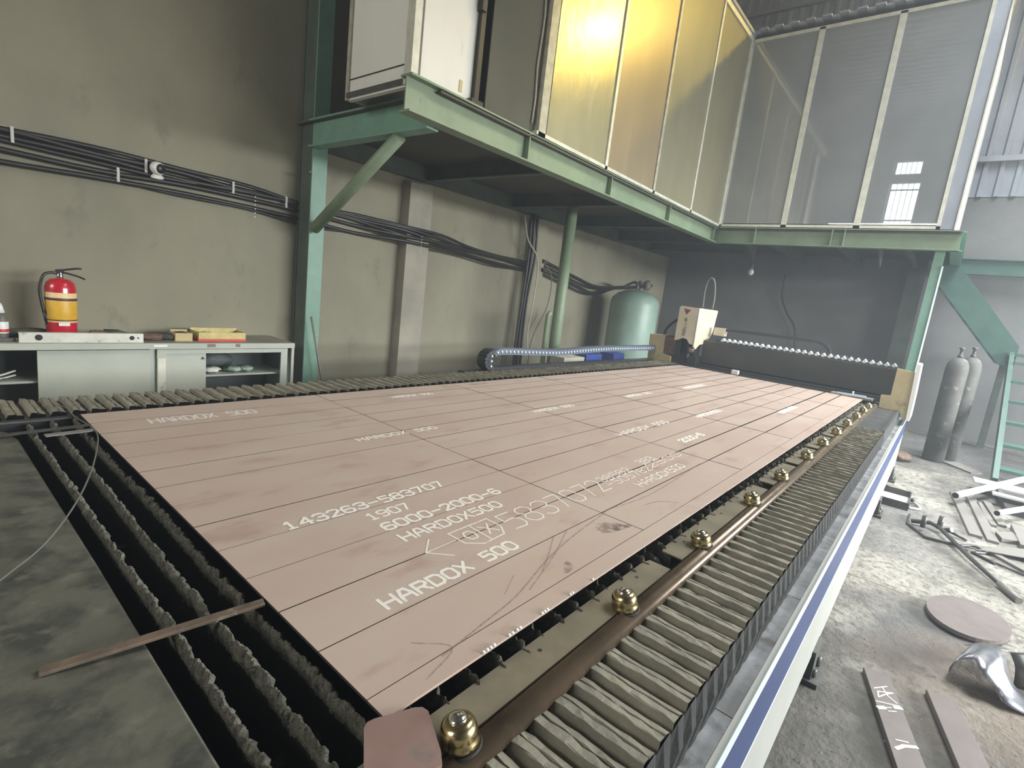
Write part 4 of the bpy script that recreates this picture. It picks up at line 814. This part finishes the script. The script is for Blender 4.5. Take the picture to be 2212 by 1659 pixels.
# wall side cable chain, resting above left bellows
ch = thing('cable_chain', 'blue-grey cable chain with pale studs running along the wall side', 'cable chain', (4.4, 2.47, .05))
cpath = [(6.15, 2.46, .150), (5.6, 2.46, .148), (5.1, 2.46, .150), (4.5, 2.46, .140), (3.9, 2.46, .118), (3.4, 2.46, .130), (3.0, 2.46, .142), (2.9, 2.46, .125)]
cp2 = cat_path(cpath, 5); g = G()
for a, b in zip(cp2[:-1], cp2[1:]): g.beam(a, b, .10, .055)
part('upper_run', g, 'chain_blue', ch)
lp = [(2.90 - .10 * math.sin(t), 2.46, .065 + .075 * math.cos(t)) for t in [math.pi * k / 8 for k in range(9)]]
g = G()
for a, b in zip(lp[:-1], lp[1:]): g.beam(a, b, .10, .045, (1, 0, .01))
part('end_loop', g, 'chain_black', ch); part('loop_cap', G().prism([(2.90, -.02)] + [(2.90 - .115 * math.sin(t), .06 + .085 * math.cos(t)) for t in [math.pi * k / 8 for k in range(9)]][::-1] + [], 'y', 2.44, 2.50), 'chain_black', ch)
g = G().box(2.9, 6.15, 2.41, 2.51, -.03, .0); part('lower_run', g, 'chain_black', ch)
part('trough', G().box(2.6, 6.2, 2.40, 2.54, -.06, -.03).box(2.6, 6.2, 2.42, 2.52, -.12, -.06), 'bed_metal', ch)
L_ = 2.93; k = 0; studs = []
while L_ < 6.1:
    for i in range(len(cp2) - 1):
        a, b = cp2[i], cp2[i + 1]
        if min(a.x, b.x) <= L_ <= max(a.x, b.x):
            t = (L_ - a.x) / (b.x - a.x); z = a.z + (b.z - a.z) * t; break
    studs.append((L_, z)); L_ += .055
base = None
for i, (x, z) in enumerate(studs):
    if base is None: base = part('chain_stud', G().lathe([(.012, 0), (.013, .004), (.006, .008)], (x, 2.409, z), 8, (0, -1, 0)), 'chain_stud', ch); bx, bz = x, z
    else: copy_child(base, ch, (x - bx, 0, z - bz))
for z in (.105, .06, .015): copy_child(base, ch, (2.86 - bx, 0, z - bz))

# ================================================================ THINGS ON THE RIGHT FLOOR
def strip(name, a, b, w, t, mt, label, z=FL, zb=None, cat='steel strip', marks=None):
    zb = z if zb is None else zb
    a = Vector((*a, z + t / 2)); b = Vector((*b, zb + t / 2))
    if marks is None: return solo(name, G().beam(a, b, w, t), mt, label, cat, bevel=min(.002, t * .2))
    th = thing(name, label, cat, (a + b) / 2 - Vector((0, 0, t / 2))); part('bar', G().beam(a, b, w, t), mt, th, bevel=.001)
    d = (b - a).normalized(); r = d.cross(Vector((0, 0, 1))).normalized(); g = G()
    for pol, wd in marks: strokes(g, [pol], lambda u, v: a + d * u + r * v + Vector((0, 0, t / 2 + .0012)), wd)
    part('chalk_marking', g, 'stencil', th, 'white painted markings', 'stuff'); return th
mk = [([(.10, -.02), (.145, .035)], .006), ([(.135, -.035), (.16, -.005), (.20, .03), (.16, .025), (.135, -.035)], .006), ([(.12, .0), (.17, -.01), (.20, -.035)], .006), ([(.215, -.04), (.235, .045)], .006),
      ([(.225, -.045), (.235, -.02)], .016), ([(.245, -.005), (.265, .03)], .005), ([(.262, .022), (.275, .044)], .018), ([(.26, -.02), (.275, .01)], .005), ([(.44, -.045), (.46, .0), (.49, .03)], .014), ([(.43, -.02), (.44, .02)], .006)]
mk = [([(u, v) for u, v in p], w) for p, w in mk]
strip('marked_strip', (2.33, -.603), (1.30, -.897), .098, .028, 'primer_scrap', 'primer-brown steel strip with white paint marks on the floor', marks=mk)
strip('plain_strip', (2.385, -.835), (1.40, -1.075), .105, .028, 'primer_scrap', 'unmarked primer-brown steel strip, right of the marked one')
n = 40; pts = [(3.34 + .255 * math.cos(2 * math.pi * k / n) - .03 * math.sin(2 * math.pi * k / n), -.945 + .185 * math.sin(2 * math.pi * k / n)) for k in range(n)]
solo('oval_plate', G().prism(pts, 'z', FL + .012, FL + .034), 'primer_scrap', 'round brown steel disc lying on floor', 'steel disc')
solo('disc_shim', G().box(3.2, 3.45, -1.0, -.9, FL, FL + .012), 'scrap_dark', 'dark shim under the round steel disc', 'shim')
# bent shiny sheet: two humped ribbons
def ribbon(ctrl, wv, t=.004):
    P = cat_path(ctrl, 7); g = G(); vs = []; wv = Vector(wv)
    for i, p in enumerate(P):
        d = (P[min(i + 1, len(P) - 1)] - P[max(i - 1, 0)]).normalized(); nrm = d.cross(wv).normalized() * t / 2
        vs += [p + wv / 2 + nrm, p - wv / 2 + nrm, p - wv / 2 - nrm, p + wv / 2 - nrm]
    fs = [(i * 4 + k, i * 4 + (k + 1) % 4, (i + 1) * 4 + (k + 1) % 4, (i + 1) * 4 + k) for i in range(len(P) - 1) for k in range(4)] + [(3, 2, 1, 0), tuple((len(P) - 1) * 4 + k for k in range(4))]
    return g.add(vs, fs, True)
bs = thing('bent_sheet', 'shiny humped sheet-metal offcut on the right floor', 'sheet metal', (2.85, -1.05, FL))
def loft(Lp, Rp, n=5, k=5):
    A = cat_path(Lp, k); B = cat_path(Rp, k); g = G(); vs = []
    for a, b in zip(A, B):
        for j in range(n):
            t = j / (n - 1); vs.append(a.lerp(b, t) + Vector((0, 0, .010 * math.sin(math.pi * t))))
    return g.add(vs, [(i * n + j, i * n + j + 1, (i + 1) * n + j + 1, (i + 1) * n + j) for i in range(len(A) - 1) for j in range(n - 1)], True)
def sheet_part(name, g, mt, parent, t=.004):
    o = part(name, g, mt, parent); m = o.modifiers.new('thickness', 'SOLIDIFY'); m.thickness = t; m.offset = 0; return o
sheet_part('strap', loft([(2.66, -.868, -.846), (2.615, -.862, -.80), (2.595, -.875, -.745), (2.61, -.915, -.722), (2.557, -.956, -.735), (2.564, -1.012, -.785), (2.535, -1.045, -.815), (2.56, -1.12, -.840), (2.60, -1.20, -.846)],
                        [(2.84, -.92, -.846), (2.84, -.93, -.78), (2.84, -.95, -.735), (2.85, -1.02, -.715), (2.80, -1.05, -.728), (2.755, -1.065, -.772), (2.72, -1.09, -.808), (2.73, -1.14, -.838), (2.75, -1.21, -.846)]), 'shiny_steel', bs)
sheet_part('rear_flap', loft([(2.95, -.925, -.815), (2.87, -.94, -.765), (2.80, -.95, -.735)], [(3.07, -1.11, -.80), (2.97, -1.10, -.755), (2.86, -1.06, -.725)]), 'shiny_steel', bs)
sheet_part('dark_curl', loft([(2.86, -1.07, -.725), (2.80, -1.09, -.76), (2.78, -1.10, -.846)], [(2.98, -1.25, -.72), (2.86, -1.28, -.76), (2.78, -1.30, -.846)]), 'scrap_dark', bs)
part('slot', G().prism([(2.93, -.965), (2.95, -.975), (2.93, -1.035), (2.915, -1.03)], 'z', -.785, -.778), 'dark_hole', bs)
# tow-bar like tool
tl = thing('tow_tool', 'dark welded rod tool with two upright pegs and a long handle', 'tool', (4.6, -.9, FL))
part('handle', G().tube([(4.93, -.80, FL + .05), (4.42, -.985, FL + .035), (3.93, -1.20, FL + .018)], .016, 10), 'scrap_dark', tl)
part('handle_tip', G().tube([(4.10, -1.125, FL + .024), (3.92, -1.205, FL + .018)], .021, 10), 'scrap_grey', tl, 'pale worn handle tip')
part('frame_rod', G().tube([(5.18, -.60, FL + .014), (4.90, -.60, FL + .014), (4.66, -.725, FL + .014), (4.70, -.88, FL + .014), (4.66, -.98, FL + .014)], .011, 8), 'scrap_dark', tl)
part('cross_rod', G().tube([(4.95, -.62, FL + .03), (4.99, -.74, FL + .05), (4.93, -.80, FL + .05)], .018, 8), 'scrap_dark', tl)
part('peg', G().tube([(4.86, -.695, FL + .03), (4.86, -.695, FL + .13)], .018, 10), 'scrap_dark', tl)
part('peg', G().tube([(4.95, -.80, FL + .03), (4.95, -.80, FL + .14)], .019, 10), 'scrap_dark', tl)
part('side_rod', G().tube([(4.98, -.86, FL + .03), (4.92, -.98, FL + .012)], .011, 8).tube([(4.99, -.84, FL + .02), (4.96, -.88, FL + .05)], .02, 8), 'scrap_dark', tl)
solo('curled_rod', G().tube(cat_path([(4.73, -.93, FL + .01), (4.80, -1.02, FL + .02), (4.74, -1.08, FL + .012), (4.66, -1.02, FL + .01), (4.55, -1.13, FL + .01)]), .011, 7), 'scrap_dark', 'thin curled dark rod right of the rod tool', 'rod')
solo('long_thin_rod', G().tube([(4.66, -1.0, FL + .01), (4.56, -1.16, FL + .01), (4.50, -1.30, FL + .01)], .008, 6), 'scrap_dark', 'thin dark rod beyond the curled one', 'rod')
# tray
tr = thing('steel_tray', 'shallow grey steel tray with a loop handle beside the machine', 'tray', (5.6, -.45, FL))
part('bottom', G().box(5.34, 5.80, -.572, -.36, FL + .004, FL + .012), 'scrap_bright', tr)
for b_ in ((5.34, 5.80, -.58, -.572), (5.332, 5.34, -.58, -.35), (5.80, 5.808, -.58, -.35)): part('rim', G().box(b_[0], b_[1], b_[2], b_[3], FL, FL + .07), 'scrap_dark', tr)
part('loop_handle', G().tube(cat_path([(5.42, -.58, FL + .012), (5.46, -.65, FL + .012), (5.52, -.665, FL + .012), (5.62, -.63, FL + .014), (5.66, -.59, FL + .02)]), .010, 7), 'scrap_bright', tr, 'pale loop handle')
part('handle_ball', G().lathe([(.006, -.02), (.02, -.01), (.022, .0), (.018, .014), (.006, .02)], (5.66, -.602, FL + .03), 10), 'scrap_dark', tr)
solo('curved_shard', G().prism([(6.10, -.36), (6.04, -.44), (6.03, -.50), (6.06, -.51), (6.12, -.46), (6.17, -.38)], 'z', FL + .0, FL + .01), 'scrap_grey', 'curved grey shard behind the steel tray', 'steel offcut')
# scrap planks
sp = [((6.55, -.92), (5.13, -1.04), .085, 0, 'nearest of the parallel grey steel strips by the stair'), ((6.65, -1.035), (5.10, -1.145), .075, 0, 'second of the parallel grey steel strips by the stair'),
      ((6.35, -1.10), (5.62, -1.175), .045, 0, 'third, narrow grey steel strip of the parallel row'), ((6.5, -1.165), (5.70, -1.235), .06, 0, 'fourth steel strip of the parallel row, beside the pipes')]
for a, b, w, z, lb_ in sp: strip('scrap_strip', a, b, w, .022, 'scrap_grey', lb_)
solo('short_block', G().prism([(5.36, -1.17), (5.50, -1.28), (5.28, -1.33), (5.20, -1.20)], 'z', FL, FL + .035), 'scrap_grey', 'short grey block at the ends of the parallel strips', 'steel offcut')
strip('scrap_strip', (5.75, -1.33), (5.17, -1.345), .08, .04, 'scrap_grey', 'short pale strip at the right picture edge by the pipes')
solo('flat_slab', G().prism([(8.18, -.815), (8.38, -.97), (8.02, -1.19), (7.86, -1.08)], 'z', FL, FL + .02), 'scrap_grey', 'flat grey slab on floor in front of the gas cylinders', 'steel plate')
st_ = thing('plank_stack', 'dark stack of scrap under the bright slabs at right', 'scrap pile', (6.9, -1.5, FL))
part('lower_layer', G().box(6.25, 7.1, -2.1, -1.28, FL, FL + .06), 'scrap_dark', st_); part('mid_layer', G().box(6.5, 7.2, -2.2, -1.25, FL + .06, FL + .10), 'scrap_dark', st_)
strip('bright_slab', (6.98, -1.06), (7.02, -2.2), .26, .02, 'scrap_bright', 'larger bright slab on the scrap pile', z=FL + .10)
strip('bright_slab', (6.53, -1.19), (6.50, -2.1), .11, .02, 'scrap_bright', 'narrow bright slab in front of the larger one', z=FL + .10)
strip('bright_slab', (7.32, -1.45), (7.30, -2.2), .12, .02, 'scrap_bright', 'farthest bright slab, behind the long pipe', z=FL + .0)
def pipe(a, b, r, label):
    t = thing('white_pipe', label, 'pipe', ((Vector(a) + Vector(b)) / 2)); part('tube', G().tube([a, b], r, 14), 'scrap_bright', t)
    d = (Vector(b) - Vector(a)).normalized(); part('bore', G().tube([Vector(a) - d * .002, Vector(a) + d * .001], r * .82, 14), 'dark_hole', t)
    part('joint_ring', G().tube([Vector(a) + d * .16, Vector(a) + d * .18], r * 1.06, 14), 'scrap_bright', t)
pipe((6.02, -.90, FL + .10), (7.60, -1.545, FL + .16), .032, 'long pale pipe lying across the steel strips')
pipe((5.745, -1.185, FL + .10), (6.5, -1.56, FL + .12), .026, 'shorter pale pipe in front of the long one')
solo('wide_flap', G().prism([(4.70, -1.04), (4.93, -1.16), (5.15, -1.40), (5.0, -1.75), (4.72, -1.60), (4.84, -1.30)], 'z', FL + .03, FL + .036), 'scrap_grey', 'thin curved grey sheet at the right edge beyond the rod tool', 'sheet metal')
solo('sheet_support', G().box(4.88, 5.0, -1.6, -1.35, FL, FL + .03), 'scrap_dark', 'dark block under the curved grey sheet', 'block')
strip('scrap_strip', (4.80, -1.12), (4.32, -1.52), .05, .02, 'scrap_grey', 'lone grey strip slanting right beyond the rod tool handle')
lump('dark_nugget', (4.04, -1.33, FL), (.035, .035, .06), 'scrap_dark', 'small dark piece by the end of the tool handle', 'scrap', 33)
# glass crumbs: countless sparkling bits
random.seed(17); g = G()
for k in range(150):
    x = random.uniform(1.2, 3.0); y = random.uniform(-.95, -.42); s_ = random.uniform(.0016, .0042)
    g.add([(x, y, FL + s_ * 1.6), (x + s_, y, FL), (x - s_ * .5, y + s_, FL), (x - s_ * .5, y - s_, FL)], [(0, 1, 2), (0, 2, 3), (0, 3, 1)])
solo('metal_crumbs', g, 'edge_white', 'sparkling metal crumbs scattered on floor beside the machine', 'debris', kind='stuff')
random.seed(18); g = G()
for k in range(700):
    x = 1.0 + 5.6 * random.random() ** 1.4; y = random.uniform(-1.35, -.42) if x < 5 else random.uniform(-.95, -.42); s_ = random.uniform(.0015, .0055)
    a = random.uniform(0, 3); c_, d_ = math.cos(a) * s_ * 1.8, math.sin(a) * s_ * 1.8
    g.add([(x, y, FL + s_ * .5), (x + c_, y + d_, FL), (x - d_ * .5, y + c_ * .5, FL), (x - c_, y - d_, FL), (x + d_ * .5, y - c_ * .5, FL)], [(0, 1, 2), (0, 2, 3), (0, 3, 4), (0, 4, 1)])
solo('grit', g, 'scrap_dark', 'dark grit and spatter strewn over the concrete floor', 'debris', kind='stuff')

# ceiling lamps that light the hall (housing above the lamp positions)
for k, (x, y, z, b_) in enumerate(((10.2, -1.85, 6.55, 'bulb'), (3.4, -3.4, 5.6, 'bulb_small'))):
    t = thing('bay_lamp', ['sodium bay lamp hanging from roof near the back wall', 'bay lamp hanging over the floor right of the machine'][k], 'lamp', (x, y, z))
    part('reflector', G().lathe([(.06, .36), (.08, .34), (.20, .22), (.20, .21)], (x, y, z), 18), 'lamp_shade', t)
    part('hanger', G().tube([(x, y, z + .36), (x, y, 7.75)], .01, 6), 'lamp_shade', t)
    part('bulb', G().lathe([(.02, -.02), (.09, .03), (.10, .10), (.08, .17), (.03, .22)], (x, y, z), 18), b_, t)

GR = {'wall_cable': 'cables running along the left wall', 'cable_clip': 'clips holding the wall cables', 'cable_strap': 'beaded straps on the wall cables', 'drop_cable': 'cables dropping behind the round post',
      'sagging_hose': 'hoses sagging over the air tank', 'gas_cylinder': 'gas cylinders under the stair', 'scrap_strip': 'steel strips lying on the right floor', 'bright_slab': 'bright slabs on the scrap pile',
      'white_pipe': 'pale pipes on the right floor', 'shelf_glove': 'gloves and wrap on the right cabinet shelf', 'white_strip': 'pale strips on the left cabinet shelf', 'dark_strip': 'strips bridging the slat gap at the left',
      'straw_bit': 'pale slivers on the dark sheet', 'bay_lamp': 'lamps hanging from the roof', 'work_rag': 'dark rags on the cabinet', 'rusty_clamp': 'scrap lumps on the cabinet'}
for o in SC.objects:
    if o.parent is None and o.name.split('.')[0] in GR: o['group'] = GR[o.name.split('.')[0]]
# lift everything so that the floor is z = 0
for o in SC.objects:
    if o.parent is None and o.type in ('EMPTY', 'MESH'): o.location.z += ZO
